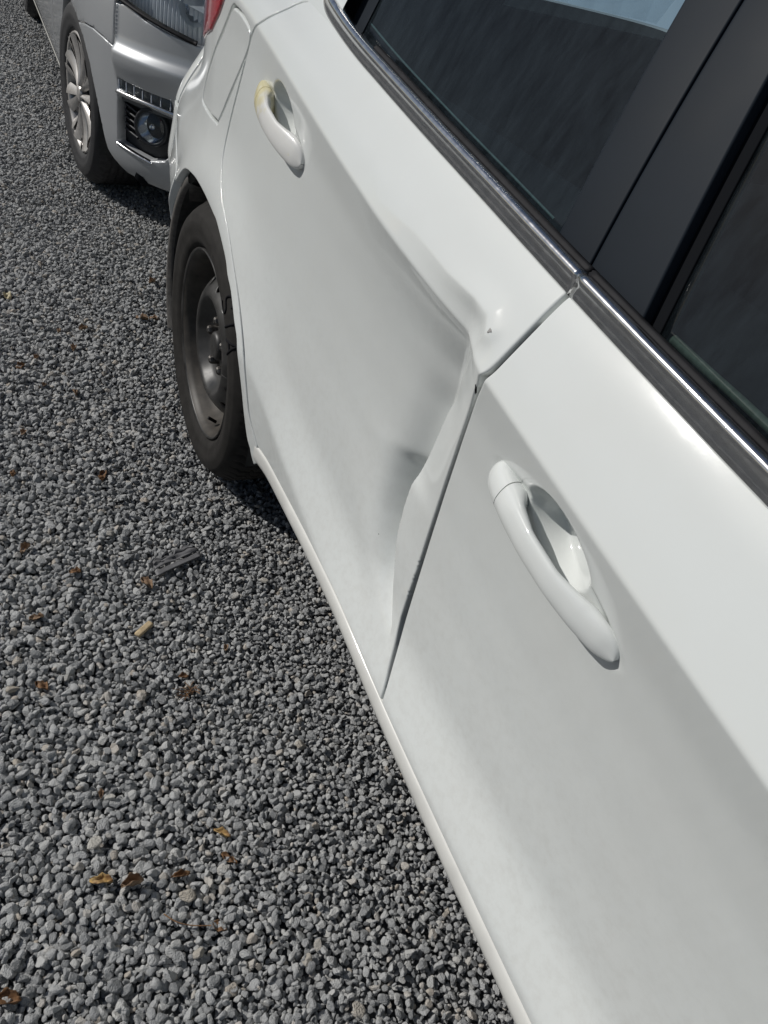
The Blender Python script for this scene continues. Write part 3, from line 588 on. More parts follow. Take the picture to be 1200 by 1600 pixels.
# door handles: a bar carried at both ends, pocket behind it
def handle(h, parent, stain=False):
    def body(s0, s1, n, grow=0):
        s = s0 + (s1 - s0) * (1 - np.cos(np.linspace(0, math.pi, n))) / 2; x = h['x0'] + (h['x1'] - h['x0']) * s; z = h['z0'] + (h['z1'] - h['z0']) * s
        hh = np.interp(s, [0, .10, .22, .45, .65, .80, 1], [.0140, .0150, .0152, .0132, .0130, .0150, .0152]) * np.sqrt(np.clip(1 - np.clip((.07 - s) / .07, 0, 1) ** 2, 4e-3, 1)) * np.sqrt(np.clip(1 - np.clip((s - .84) / .16, 0, 1) ** 2.4, 2e-4, 1))
        hh = hh * h.get('k', 1.)
        ou = gsm(np.interp(s, [0, .02, .06, .14, .25, .45, .65, .80, .92, 1], [.004, .011, .0165, .0215, .0250, .0275, .0260, .0205, .0130, .0045]), 2) + grow
        inn = np.interp(s, [0, .22, .30, .42, .62, .74, .82, 1], [-.010, -.010, .004, .0125, .0130, .005, -.004, -.006])
        base = S(x, z); P = []
        th = np.linspace(0, 2 * math.pi, 40, endpoint=False); cc = np.sign(np.cos(th)) * np.abs(np.cos(th)) ** .62; ss = np.sign(np.sin(th)) * np.abs(np.sin(th)) ** .78
        for i in range(n):
            tilt = .30 * (ou[i] - inn[i]) / 2
            P.append(np.stack([np.full(40, x[i]), base[i] - (ou[i] + inn[i]) / 2 - (ou[i] - inn[i]) / 2 * cc * (1 - .22 * np.maximum(ss, 0)), z[i] + hh[i] * ss + .18 * hh[i] * (1 - cc ** 2)], -1))
        b = MB().grid(np.array(P), True); k = n * 40; b.f += [tuple(range(40)), tuple(range(k - 40, k))]
        return b
    g = body(.178, 1, 90).make('handle', STAIN if stain else WHITE, parent)
    body(0, .172, 24).make('handle_end_cap', STAIN if stain else WHITE, g if False else parent)
    return g
handle(HF, front_door); handle(HR, rear_door, True)

# window line: chrome strip, rubber, glass, pillar covers
def sweep(path, Nrm, sec, name, m, parent):
    path = np.asarray(path, float); T = np.gradient(path, axis=0); T /= np.linalg.norm(T, axis=1)[:, None]
    Nn = Nrm - (Nrm * T).sum(1)[:, None] * T; Nn /= np.linalg.norm(Nn, axis=1)[:, None]; Q = np.cross(T, Nn); Q = np.where((Q[:, 2] < 0)[:, None], -Q, Q)
    P = path[:, None, :] + Q[:, None, :] * np.array([s[0] for s in sec])[None, :, None] + Nn[:, None, :] * np.array([s[1] for s in sec])[None, :, None]
    n, k = P.shape[:2]; b = MB().grid(P, True); b.f += [tuple(range(k)), tuple(range((n - 1) * k, n * k))]
    return b.make(name, m, parent)
def belt_path(xa, xb, n):
    x = np.linspace(xa, xb, n); z = ZB(x) + .001; return np.stack([x, S(x, z) - .001, z], -1)
CH = [(0, -.012), (0, .0), (.0012, .0014), (.005, .0026), (.0090, .0040), (.0112, .0054), (.0130, .0072), (.0150, .0088), (.0172, .0096), (.0195, .0095), (.0218, .0084), (.0236, .0060), (.0245, .002), (.0245, -.012)]
RB = [(.0245, -.014), (.0245, .0012), (.026, .0022), (.0275, .0004), (.029, .0010), (.0305, -.003), (.0305, -.014)]
xB = float(BSEAM(1.0))
p1 = belt_path(xB - .0015, .46, 120); he = hit([(530, 57), (517, 40), (508, 20), (501, 0)], -.001)
up = he[-1] + np.array([(-.02 * i + .006 * i * i, .010 * i, .020 * i + .006 * i * i) for i in range(1, 8)])
pe = dense(np.concatenate([p1[-1:], [[.428, float(S(.428, ZB(.428))) - .001, ZB(.428) + .001]], he[1:], up]), 8, False)
kk = np.ones(21) / 21
path = np.concatenate([p1[:-1], pe]); pads = np.pad(path, ((10, 10), (0, 0)), mode='reflect', reflect_type='odd'); path = np.stack([np.convolve(pads[:, i], kk, 'valid') for i in range(3)], 1)
NB = lambda n: np.tile(np.array([[0, -.90, .44]]), (n, 1))
sweep(path, NB(len(path)), CH, 'chrome_strip', CHROME, rear_door); sweep(path[:120], NB(120), RB, 'window_rubber', RUBBER, rear_door)
p2 = belt_path(xB + .0015, 1.98, 140)
sweep(p2, NB(len(p2)), CH, 'chrome_strip', CHROME, front_door); sweep(p2, NB(len(p2)), RB, 'window_rubber', RUBBER, front_door)
# pillar lines from the photograph, extended to the roof rail
def pline(a, b):
    h = hit([a, b], 0, G); s = (h[1, 0] - h[0, 0]) / (h[1, 2] - h[0, 2]); return lambda z: h[0, 0] + s * (z - h[0, 2])
L1 = pline((868, 372), (1068, 0)); L2 = pline((910, 438), (1160, 0)); L3 = pline((998, 512), (1192, 135)); ZR = 1.40
def strip(name, xa, xb, m, parent, off=0., n=14, nz=40, z1=ZR, th=.010, ro=.0025):
    P = []
    for tz in np.linspace(0, 1, nz):
        row = []
        for sx in np.r_[0, .012, .035, np.linspace(.08, .92, n), .965, .988, 1]:
            zb = ZB(.95) + .02; z = zb + (z1 - zb) * tz; a = xa(z); b = xb(z); x = a + (b - a) * sx; zb2 = ZB(x) + .006; z = zb2 + (z1 - zb2) * tz; a = xa(z); b = xb(z); x = a + (b - a) * sx
            d = min(x - a, b - x); row.append((x, float(G(x, z)) + off + float(round_edge(np.array(d), ro)) - .0012 * (1 - (2 * sx - 1) ** 2) * (1 if m is PILLAR else 0), z))
        row = [(row[0][0], row[0][1] + th, row[0][2])] + row + [(row[-1][0], row[-1][1] + th, row[-1][2])]; P.append(row)
    return MB().grid(np.array(P)).make(name, m, parent)
strip('pillar_cover', lambda z: L1(z) + .001, lambda z: L2(z) - .0011, PILLAR, rear_door, ro=.0012)
strip('pillar_cover', lambda z: L2(z) + .0011, L3, PILLAR, front_door, ro=.0015)
strip('window_channel', lambda z: L3(z) - .002, lambda z: L3(z) + .013, DARK, front_door, .012, 4, ro=.001)
strip('window_glass', lambda z: .365 + .0 * z, lambda z: L1(z) + .001, GLASS_R, rear_door, .006, 20, th=0, ro=0)
strip('window_glass', lambda z: L3(z) + .010, lambda z: 1.97 - .75 * np.maximum(z - 1.0, 0), GLASS_F, front_door, .014, 20, th=0, ro=0)
mk('pillar_core', *grid(np.array([[(x(z), float(G(x(z), z)) + .013, z) for x in (lambda z: L1(z) + .012, lambda z: L3(z) - .01)] for z in np.linspace(.93, ZR, 10)])), DARK, car)
# inner seals that show as pale lines along the foot of the glass
def inner_tube(px, off, r, name, m, parent): MB().tube(dense(hit(px, off, G), 10, False), r, 8).make(name, m, parent)
inner_tube([(574, 30), (626, 92), (716, 188), (806, 280), (866, 342)], .010, .0014, 'glass_foot_seal', SEALGREEN, rear_door)
inner_tube([(1052, 530), (1106, 580), (1166, 634), (1231, 696), (1300, 765)], .022, .0042, 'glass_foot_seal', SEALGREEN, front_door)
mk('window_corner', *grid(np.array([[(x, float(G(x, z)) + .004, z) for z in np.linspace(ZB(x) + .01, 1.38, 8)] for x in np.linspace(.33, .372, 6)])), PILLAR, rear_door)
# C pillar, roof and the far side
P = []
for x in np.linspace(-.60, .335, 24):
    P.append([(x if tz == 0 else x + .25 * tz * (.335 - x) / .935, float(S(x, ZB(x))) + .002 + .30 * tz * tz * .5 + .14 * tz, ZB(x) + .002 + (1.40 - ZB(x)) * tz) for tz in np.linspace(0, 1, 10)])
MB().grid(np.array(P)).make('c_pillar', WHITE, car)
P = []
for x in np.linspace(-.55, 1.62, 30):
    dz = .05 * (1 - ((x - .5) / 1.1) ** 2); P.append([(x, .86 + .64 * s, 1.385 + dz + .05 * (1 - s ** 4)) for s in np.linspace(-1, 1, 24)])
MB().grid(np.array(P)).make('roof', WHITE, car)
for s in (0,):
    x = np.linspace(-.60, 1.98, 60); zz = np.linspace(.20, 1.0, 30); MB().grid(np.array([[(a, 1.72 - float(S(a, c)), c) for c in zz] for a in x])).make('far_side_panel', WHITE, car)
    zz = np.linspace(1.0, 1.40, 10); MB().grid(np.array([[(a, 1.72 - float(G(a, max(c, ZB(a)))), c) for c in zz] for a in np.linspace(-.2, 1.9, 30)])).make('far_window_glass', GLASS_R, car)
    MB().grid(np.array([[(a - .22 * max(c - 1.0, 0), 1.70 - .35 * (c - 1.0), c) for c in zz] for a in np.linspace(-.60, -.2, 6)])).make('far_c_pillar', WHITE, car)
MB().grid(np.array([[(-.735 + .22 * t, y, 1.0 + .42 * t) for t in np.linspace(0, 1, 6)] for y in np.linspace(.16, 1.56, 12)])).make('rear_window_glass', GLASS_C, car)
MB().grid(np.array([[(2.35 - .75 * t, .86 + (.72 - .12 * t) * s, .98 + .43 * t) for t in np.linspace(0, 1, 8)] for s in np.linspace(-1, 1, 12)])).make('windscreen', GLASS_F, car)
# front end
P = []
for x in np.linspace(1.985, 3.55, 40):
    e = max(0, (x - 2.9) / .65); w = .86 - .22 * e ** 2.2; zt = .90 - .06 * (x - 1.98) - .22 * e ** 3
    row = [(x, .86 - w + .06, .22), (x, .86 - w + .01, .30), (x, .86 - w + .005, .45), (x, .86 - w - .005, .62), (x, .86 - w, .74), (x, .86 - w + .03, zt - .05), (x, .86 - w + .10, zt)] + [(x, .86 + (w - .10) * s, zt + .05 * (1 - s * s)) for s in np.linspace(-.8, .8, 9)]
    row += [(a, 1.72 - b_, c) for a, b_, c in row[6::-1]]; P.append(row)
P = np.array(P); b = MB().grid(P); n, m_ = P.shape[:2]; b.f.append(tuple(range((n - 1) * m_, n * m_)))
# openings for the front wheels
keep = []
for f in b.f:
    c = np.mean([b.v[i] for i in f], axis=0); keep.append(not (np.hypot(c[0] - 2.7, c[2] - .306) < .35 and (c[1] < .12 or c[1] > 1.60) and len(f) == 4))
b.f = [f for f, k in zip(b.f, keep) if k]; b.make('front_body', WHITE, car)
# floor and cabin
bevelled('floor_pan', (.75, .86, .22), (2.7, 1.44, .06), DARK, car, .01, 1)
bevelled('cabin_trim', (.75, .135, .62), (2.3, .02, .60), TRIM2, car, .005, 1)
bevelled('parcel_shelf', (-.42, .86, .93), (.52, 1.35, .03), TRIM2, car, .01, 2)
rb = bevelled('rear_seat', (.02, .86, .74), (.16, 1.34, .60), TRIM, car, .04, 4, Matrix.Rotation(rad(-14), 3, 'Y'))
bevelled('seat_cushion', (.30, .86, .48), (.50, 1.34, .18), TRIM, rb, .05, 4)
for y in (.42, 1.32): bevelled('headrest', (-.07, y, 1.10), (.10, .25, .15), TRIM, rb, .035, 4)
for y in (.46, 1.26):
    st = bevelled('front_seat', (1.05, y, .76), (.15, .50, .62), TRIM, car, .05, 4, Matrix.Rotation(rad(-18), 3, 'Y'))
    bevelled('seat_cushion', (1.32, y, .46), (.52, .50, .16), TRIM, st, .05, 4); bevelled('headrest', (.92, y, 1.16), (.09, .26, .17), TRIM, st, .035, 4)
bevelled('dashboard', (1.95, .86, .82), (.40, 1.40, .30), TRIM2, car, .06, 4)
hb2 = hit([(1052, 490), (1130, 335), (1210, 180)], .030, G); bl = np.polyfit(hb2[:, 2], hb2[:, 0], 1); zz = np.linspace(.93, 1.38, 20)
MB().grid(np.array([[(np.polyval(bl, z) + w, float(G(np.polyval(bl, z), z)) + .030, z) for w in (0, .004, .009)] for z in zz])).make('frame_reflection_strip', FRAMEREFL, car)  # pale strip added behind the glass as the window frame's reflection
# wheels
WC = (0., -.0096, .3064)
w1 = white_wheel(WC, car)
letters('STA', WC, .268, 48, 8.6, .028, .034, TYREMARK, w1)
for (cx, far) in ((0, 1), (2.7, 0), (2.7, 1)):
    cc = (cx, 1.55 if far else .02, .306); bb = tyre(cc, .307, .2065, .185, 0, car, nth=96, sipes=24); ty = bb.make('wheel', TYRE, car); MB().grid(lathe_pts([(.205, .0), (.19, .05), (.12, .03), (.06, .07), (0, .06)] if not far else [(.205, .18), (.19, .13), (.12, .15), (.0, .12)], cc, 48), True).make('rim', STEEL, ty)

# ------------------------------------------------------------------ silver car parked behind
sc = root('silver_car', (-3.0, .80, 0), 'silver hatchback with multi-spoke wheel trims and round fog lamp, nose up to the white car', 'car')
NX, NY, NA, NBb, NE = -1.76, .81, .80, .877, 3.0
U_LEDGE, Z_LEDGE, Z_DRL = -1.30, .60, .51
SZ = np.linspace(.12, 1.0, 200); SO = _sm(np.interp(SZ, [.12, .17, .20, .24, .30, .45, .60, .70, .78, .86, .92], [.16, .075, .034, .014, .004, .0, .0, .006, .020, .05, .10]), 5)
def off_s(u, z):
    base = np.interp(z, SZ, SO)
    front = sst(U_LEDGE - .004, U_LEDGE + .004, u)
    bul = -.018 * sst(0, 1, np.minimum((z - Z_DRL) / .07, (Z_LEDGE + .006 - z) / .012)) + .006 * sst(Z_LEDGE + .006, Z_LEDGE + .03, z)
    return base + front * bul
def sil(u, z):
    u = np.asarray(u, float); z = np.asarray(z, float); o = off_s(u, z); a = NA - o; b = NBb - o
    ph = np.clip((u - NX) / 1.25, 0, 1) * math.pi / 2; x = NX + a * np.sin(ph) ** (2 / NE); y = NY - b * np.clip(np.cos(ph), 1e-9, 1) ** (2 / NE)
    m = u < NX
    return np.stack([np.where(m, u, x), np.where(m, NY - b, y), z], -1)
def hit_s(uv):                                  # pixel -> (u, z) on the plain outline of the silver car
    d = rays(uv); res = []
    for k in range(len(d)):
        T = np.linspace(2.0, 5.6, 3000); Pp = CAM + T[:, None] * d[k]; o = np.interp(Pp[:, 2], SZ, SO); a = NA - o; b = NBb - o
        g = (np.clip(Pp[:, 0] - NX, 0, None) / a) ** NE + (np.clip(NY - Pp[:, 1], 0, None) / b) ** NE - 1
        i = int(np.argmax(g < 0)); P0 = Pp[i]
        if P0[0] < NX: u = P0[0]
        else: u = NX + math.atan2(((P0[0] - NX) / a[i]) ** (NE / 2), (max(NY - P0[1], 0) / b[i]) ** (NE / 2)) / (math.pi / 2) * 1.25
        res.append((float(u), float(P0[2])))
    return np.array(res)
h_ = hit_s([(178, 70), (181, 125)]); U_LEDGE = h_[0, 0] + .004; Z_LEDGE = h_[0, 1]; Z_DRL = h_[1, 1]

sv = lambda pts: [tuple(p) for p in hit_s(pts)]
arch_s = sv([(104, -18), (112, 5), (120, 25), (130, 58), (140, 98), (150, 148), (160, 198), (169, 233)])
seam_s = sv([(122, 33), (131, 35), (145, 43), (160, 56), (178, 72)])
uL = seam_s[-1][0]; zSm = seam_s[-1][1]
head_b = sv([(176, -14), (200, 6), (225, 30), (260, 50), (305, 70)]); fog_o = sv([(184, 148), (184, 221), (205, 237), (232, 252), (256, 253), (268, 243), (275, 187), (228, 166)])
xa0 = WSX = -1.7618
rear_arch = [(xa0 + .33 * math.cos(a), .305 + .33 * math.sin(a)) for a in np.linspace(rad(95), rad(200), 16)]
frame_a = [p for p in arch_s]
fend = [(-2.42, .21), (-2.42, .90), (-1.70, .90), (uL - .008, .80), (uL - .006, zSm + .002)] + [(p[0], p[1] + .002) for p in seam_s[-2::-1]] + [p for p in frame_a[::-1] if p[1] > seam_s[0][1]] + rear_arch + [(-2.09, .20)]
sheet('fender', sil, fend, [], .02, SILVER, sc, flange=.02, rnd=.003)
bump_top = [(p[0], p[1] - .004) for p in head_b[1:]]
bumper_poly = [(p[0], p[1] - .002) for p in seam_s] + [(uL + .002, .70)] + bump_top + [(-.60, bump_top[-1][1] + .03), (-.512, bump_top[-1][1] + .03), (-.512, .20), (arch_s[-1][0] + .10, .205), (arch_s[-1][0] + .03, arch_s[-1][1] - .02)] + [p for p in arch_s[::-1] if p[1] < seam_s[0][1]]
fo = np.array(fog_o)
drl_poly = sv([(184, 121), (268, 158), (274, 181), (184, 137)])
bump = sheet('front_bumper', sil, bumper_poly, [fo, np.array(drl_poly)], .011, SILVER, sc, flange=.03, rnd=.003)
mk('fog_lamp_recess', *grid(np.array([[tuple(sil(np.array([u]), np.array([z]))[0] + np.array([-.035, .022, 0])) for z in np.linspace(fo[:, 1].min() - .03, fo[:, 1].max() + .03, 8)] for u in np.linspace(fo[:, 0].min() - .05, fo[:, 0].max() + .08, 24)])), BLACKP, bump)
def usweep(ua, ub, za, zb, sec, name, m, parent, n=40, push=0., curve=0.):
    U = np.linspace(ua, ub, n); Z = np.linspace(za, zb, n) + curve * np.sin(np.linspace(0, math.pi, n)); P = sil(U, Z); e = 1e-3; tt = sil(U + e, Z) - P; Nn = np.stack([tt[:, 1], -tt[:, 0], 0 * U], 1); Nn /= np.linalg.norm(Nn, axis=1)[:, None]
    return sweep(P + Nn * push, Nn, sec, name, m, parent)
bar = lambda h, t: [(-h, -t), (-h * .9, 0), (-h * .4, t * .45), (h * .4, t * .45), (h * .9, 0), (h, -t)]
f0, f1, f2, f3, f4, f5, f6, f7 = fog_o
usweep(f0[0] - .006, f6[0] + .01, f0[1] + .010, f6[1] + .010, bar(.0075, .012), 'chrome_strip', CHROME, bump, curve=(f7[1] - (f0[1] + f6[1]) / 2) * .6)
usweep(f1[0] - .004, f3[0] + .02, f1[1] - .004, f3[1] - .004, bar(.005, .010), 'chrome_strip', CHROME, bump)
for k in range(5):
    z = f0[1] - .022 - k * (f0[1] - f1[1] - .05) / 5; usweep(f0[0] + .012, f0[0] + .085, z, z - .012, bar(.0042, .008), 'grille_slat', BLACKP, bump, 14, -.022)
# daytime lamp strip: clear segments between small bright ribs
d0, d1, d2, d3 = drl_poly
mk('lamp_backing', *grid(np.array([[tuple(sil(np.array([u]), np.array([z]))[0] + np.array([-.016, .010, 0])) for z in np.linspace(min(d2[1], d3[1]) - .02, max(d0[1], d1[1]) + .02, 4)] for u in np.linspace(d0[0] - .02, d1[0] + .03, 20)])), mat('lamp_backing', (.10, .105, .11), .35), bump)
for k in range(7):
    t0 = .02 + k * .16; u = d0[0] + (d1[0] - d0[0]) * t0; zt = d0[1] + (d1[1] - d0[1]) * t0; zb_ = d3[1] + (d2[1] - d3[1]) * t0; p = sil(np.array([u, u]), np.array([zt, zb_])); MB().tube(p + np.array([-.006, .004, 0]), .003, 6).make('lamp_segment', REFL, bump)
sheet('lamp_cover', sil, drl_poly, [], .02, GLASS_C, bump, flange=0, rnd=0, depth=lambda u, z: np.full_like(u, .003))
# fog lamp
fl = hit_s([(232, 201)])[0]; FP = sil(np.array([fl[0]]), np.array([fl[1]]))[0]; e = 1e-3; tt = sil(np.array([fl[0] + e]), np.array([fl[1]]))[0] - FP; FN = np.array([tt[1], -tt[0], 0]); FN /= np.linalg.norm(FN); FN = FN + np.array([.5, -.1, .05]); FN /= np.linalg.norm(FN)
def disc(prof, name, m, parent, c, n, nseg=40):
    up = np.array([0, 0, 1.]); a = np.cross(n, up); a /= np.linalg.norm(a); b_ = np.cross(n, a); th = np.linspace(0, 2 * math.pi, nseg, endpoint=False)
    P = np.array([[c + r * (math.cos(t) * a + math.sin(t) * b_) + d * n for t in th] for r, d in prof]); return MB().grid(P, True).make(name, m, parent)
FC = FP - FN * .022
fog = disc([(.060, -.012), (.056, .006), (.050, .008), (.046, .002)], 'fog_lamp', BLACKP, bump, FC, FN)
disc([(.046, .003), (.036, -.02), (.018, -.032), (.0001, -.034)], 'reflector', REFL, fog, FC, FN); disc([(.0001, .0), (.008, -.002), (.009, -.02)], 'bulb_shield', REFL, fog, FC, FN, 14)
disc([(.0465, .002), (.038, .009), (.020, .0145), (.0001, .016)], 'lens', GLASS_C, fog, FC, FN)
# headlamp: lens over a ribbed reflector housing, black seal under it
hz = [p[1] for p in head_b]
hl = sheet('headlamp', sil, [(p[0], p[1] + .006) for p in head_b] + [(head_b[-1][0] + .06, head_b[-1][1] + .05), (head_b[-1][0] + .02, .84), (uL - .05, .84)], [], .02, GLASS_C, sc, flange=0, rnd=0)
rib = []
for u in np.linspace(uL - .08, head_b[-1][0] + .09, 150):
    q = .006 * (np.abs(((u * 55) % 1) - .5) * 2); rib.append([tuple(sil(np.array([u]), np.array([z]))[0] + np.array([-.045 - q, .045 + q - .08 * (z - .65), 0])) for z in np.linspace(.60, .86, 10)])
mk('lamp_housing', *grid(np.array(rib)), mat('ribbed_lamp_housing', (.78, .80, .83), .3), hl)
hp = hit_s([(296, 18)])[0]
for k, (du, dz, r) in enumerate(((0, .0, .045), (.10, .03, .06), (-.055, .05, .03))):
    c_ = sil(np.array([hp[0] + du]), np.array([hp[1] + dz]))[0] + np.array([-.030, .02, 0]); disc([(r, .0), (r * .8, -.02), (r * .35, -.035), (.0001, -.036)], 'reflector', REFL, hl, c_, np.array([.92, -.30, .20]), 12)
usweep(uL - .01, head_b[-1][0], head_b[1][1] + .004, head_b[-1][1] + .001, bar(.006, .012), 'lamp_seal', RUBBER, hl, 30, -.001)
# front wheel, slightly steered, with a many-spoked silver trim
def silver_wheel(c, ang, parent, detail=True):
    b = tyre((0, 0, 0), .305, .197, .185, .0, None, nth=216 if detail else 96, sipes=60 if detail else 24); ca, sa = math.cos(ang), math.sin(ang); Rz = np.array([[ca, -sa, 0], [sa, ca, 0], [0, 0, 1]])
    def put(bb, name, m, par, sm=True): return mk(name, np.array(bb.v) @ Rz.T + np.array(c), bb.f, m, par, sm)
    w = put(MB().grid(lathe_pts([(.199, .004), (.196, -.002), (.190, .0), (.186, .012), (.180, .05)], (0, 0, 0), 96), True), 'wheel', HUB, parent)
    put(b, 'tyre', TYRE_S, w); put(MB().grid(lathe_pts([(.186, .045), (.12, .05), (.0, .05)], (0, 0, 0), 48), True), 'brake_disc', DARK, w)
    put(MB().grid(lathe_pts([(.030, .006), (.027, -.001), (.018, -.004), (.0001, -.005)], (0, 0, 0), 32), True), 'hub_cap', HUB, w)
    for k in range(9):
        for tw, wd in ((-1, .5), (1, .5)):
            P = []
            for q in np.linspace(0, 1, 12):
                r = .024 + .168 * q; a = 2 * math.pi * k / 9 + tw * (.09 + .085 * q ** .8) ; wv = (.0045 + .016 * q ** 1.1); y = .002 + .016 * math.sin(q * 2.6) - .014 * q
                P.append([((r) * math.cos(a) - s * wv * math.sin(a), y + .007 * s * tw + .003 * s * s, (r) * math.sin(a) + s * wv * math.cos(a)) for s in np.linspace(-1, 1, 6)])
            P = np.array(P); bb = MB().grid(P); put(bb, 'spoke', HUB, w)
    return w
silver_wheel((WSX, -.0492, .305), .0924, sc)
# rear wheel and the long flank
sheet('door', sil, [(-2.43, .235), (-2.43, .90), (-3.42, .90), (-3.42, .235)], [], .05, SILVER, sc, flange=.02, rnd=.004)
ra = [(-4.30 + .34 * math.cos(a), .305 + .34 * math.sin(a)) for a in np.linspace(rad(-12), rad(192), 30)]
sheet('rear_quarter', sil, [(-3.43, .235), (-3.43, .90), (-5.0, .90), (-5.0, .25)] + [(p[0], max(p[1], .24)) for p in ra[::-1]], [], .05, SILVER, sc, flange=.02, rnd=.004)
sw = silver_wheel((-4.30, -.035, .305), 0, sc, False)
xk = np.linspace(-3.93, -2.10, 40); SK = []
for y, z in ((-.030, .245), (-.036, .22), (-.034, .195), (-.026, .178)): SK.append(np.stack([xk, np.full(40, y), np.full(40, z)], -1))
sk = MB().grid(np.array(SK)).make('side_skirt', SKIRT, sc)
MB().grid(np.array([np.stack([xk, np.full(40, y), np.full(40, z)], -1) for y, z in ((-.026, .178), (-.029, .172), (-.027, .165), (-.014, .162), (.02, .17))])).make('skirt_trim', mat('bright_trim', (.72, .71, .66), .35, .3), sk)
for wx in (WSX, -4.30):
    MB().grid(np.array([[(wx + .35 * math.cos(a), y, .30 + .35 * math.sin(a)) for y in np.linspace(-.03, .3, 6)] for a in np.linspace(rad(-15), rad(195), 40)])).make('wheel_arch_liner', LINER, sc)
bevelled('underbody', (-3.0, .81, .24), (3.6, 1.5, .10), DARK, sc, .02, 1)
# bonnet, screen, cabin
P = []
for x in np.linspace(-2.30, -1.02, 24):
    zt = .97 - .17 * ((x + 2.30) / 1.28) ** 1.6; w = .80 - .30 * max(0, (x + 1.55) / .53) ** 2.2; P.append([(x, .81 + w * s, zt - .07 * abs(s) ** 3) for s in np.linspace(-1, 1, 20)])
MB().grid(np.array(P)).make('bonnet', SILVER, sc)
MB().grid(np.array([[(-2.25 - .80 * t, .81 + (.70 - .10 * t) * s, .97 + .44 * t) for t in np.linspace(0, 1, 8)] for s in np.linspace(-1, 1, 12)])).make('windscreen', GLASS_F, sc)
MB().grid(np.array([[(x, .81 + .60 * s, 1.41 + .05 * (1 - s * s) - .04 * ((x + 3.9) / .9) ** 2) for s in np.linspace(-1, 1, 12)] for x in np.linspace(-4.8, -3.05, 16)])).make('roof', SILVER, sc)
for sg in (-1, 1):
    MB().grid(np.array([[(x + (.9 * t * max(0, (x + 3.0)) / -.7 if x > -3.0 else 0), .81 + sg * (.80 - .19 * t), .90 + .51 * t) for t in np.linspace(0, 1, 6)] for x in np.linspace(-4.85, -2.35, 24)])).make('side_window', GLASS_R, sc)
MB().grid(np.array([[(-5.0 - .05 * math.sin(z * 3) + .25 * max(0, z - .9), .81 + .85 * s * (1 - .25 * max(0, z - .9)), z) for z in np.linspace(.25, 1.40, 14)] for s in np.linspace(-1, 1, 14)])).make('tailgate', SILVER, sc)
MB().grid(np.array([[(x, 1.675, z) for z in np.linspace(.22, .92, 6)] for x in np.linspace(-5.0, -1.6, 20)])).make('far_side_panel', SILVER, sc)

# ------------------------------------------------------------------ guessed shed, added for the pale blue patch in the white car glass
shed = root('added_shed', (-8.2, 9.2, 0), 'guessed pale blue metal shed, added for the pale patch in the white car windows', 'shed')
BLUE = mat('pale_blue_cladding', (.58, .70, .82), .5, var=.05, vscale=3); ang = math.atan2(.95, -.30); Rz = np.array([[math.cos(ang), -math.sin(ang)], [math.sin(ang), math.cos(ang)]])
def tr2(x, y): v = Rz @ np.array([x, y]); return (-8.2 + v[0], 9.2 + v[1])
for k in range(20):
    y0 = -5 + k * .5; P = []
    for s in np.linspace(0, 1, 9): P.append([(*tr2(-.006 * math.sin(s * math.pi), y0 + .5 * s), z) for z in (0, 1.3, 2.6)])
    MB().grid(np.array(P)).make('wall_sheet', BLUE, shed)
MB().add([(*tr2(a, b_), z) for a, b_, z in ((-.3, -5.2, 2.55), (-.3, 5.2, 2.55), (3, 5.2, 3.3), (3, -5.2, 3.3), (6, 5.2, 2.5), (6, -5.2, 2.5))], [(0, 1, 2, 3), (3, 2, 4, 5)]).make('roof', mat('shed_roof', (.3, .31, .33), .6), shed, False)

# ------------------------------------------------------------------ litter on the gravel
def leaf_mat(name, c1, c2):
    m = mat(name, c1, .75); t = m.node_tree; tc = t.nodes.new('ShaderNodeTexCoord'); n = t.nodes.new('ShaderNodeTexNoise'); n.inputs['Scale'].default_value = 90; n.inputs['Detail'].default_value = 5; t.links.new(tc.outputs['Object'], n.inputs['Vector'])
    c = t.nodes.new('ShaderNodeValToRGB'); e = c.color_ramp.elements; e[0].position = .35; e[0].color = (*c1, 1); e[1].position = .68; e[1].color = (*c2, 1); t.links.new(n.outputs[0], c.inputs[0]); t.links.new(c.outputs[0], t.nodes['Principled BSDF'].inputs['Base Color']); return m
LM = [leaf_mat('brown_leaf', (.10, .050, .022), (.24, .13, .06)), leaf_mat('orange_leaf', (.15, .088, .05), (.32, .22, .14)), leaf_mat('yellow_leaf', (.46, .32, .13), (.24, .13, .06)), leaf_mat('cream_leaf', (.50, .46, .33), (.34, .28, .16))]
def leaf(px, L, W, mi, label, grp, curl=1., yaw=None):
    L *= .72; W *= .72; p = on_ground([px], .008)[0]; r = random.Random(int(px[0] * 7 + px[1])); V = []; nu, nv = 11, 7; yaw = r.uniform(0, 6.28) if yaw is None else yaw; k1 = r.uniform(.5, 1.3) * curl; k2 = r.uniform(.6, 1.5) * curl; ph = r.uniform(0, 6)
    for i in range(nu):
        u = i / (nu - 1); wd = W * (math.sin(math.pi * min(1, .04 + u * .96)) ** .7 * (1 - .25 * math.cos(u * 18 + ph) * .5))
        for j in range(nv):
            v = j / (nv - 1) * 2 - 1; x = (u - .5) * L; y = v * wd * .5 * (1 - .25 * k2 * v * v); z = .35 * wd * k2 * v * v + .20 * L * k1 * (u - .5) ** 2 + .13 * L * math.sin(6 * u + 3 * v + ph) + .05 * L * math.sin(15 * u - 6 * v + ph)
            V.append((x * math.cos(yaw) - y * math.sin(yaw) + p[0], x * math.sin(yaw) + y * math.cos(yaw) + p[1], z + p[2]))
    P = np.array(V).reshape(nu, nv, 3); o = MB().grid(P).make('dry_leaf', LM[mi]); c = P.mean((0, 1)); c[2] = p[2]
    for vtx in o.data.vertices: vtx.co -= Vector(c)
    o.location = c; o['label'] = label; o['category'] = 'leaf'; o['group'] = grp
    so_ = o.modifiers.new('thickness', 'SOLIDIFY'); so_.thickness = .0006
    return o
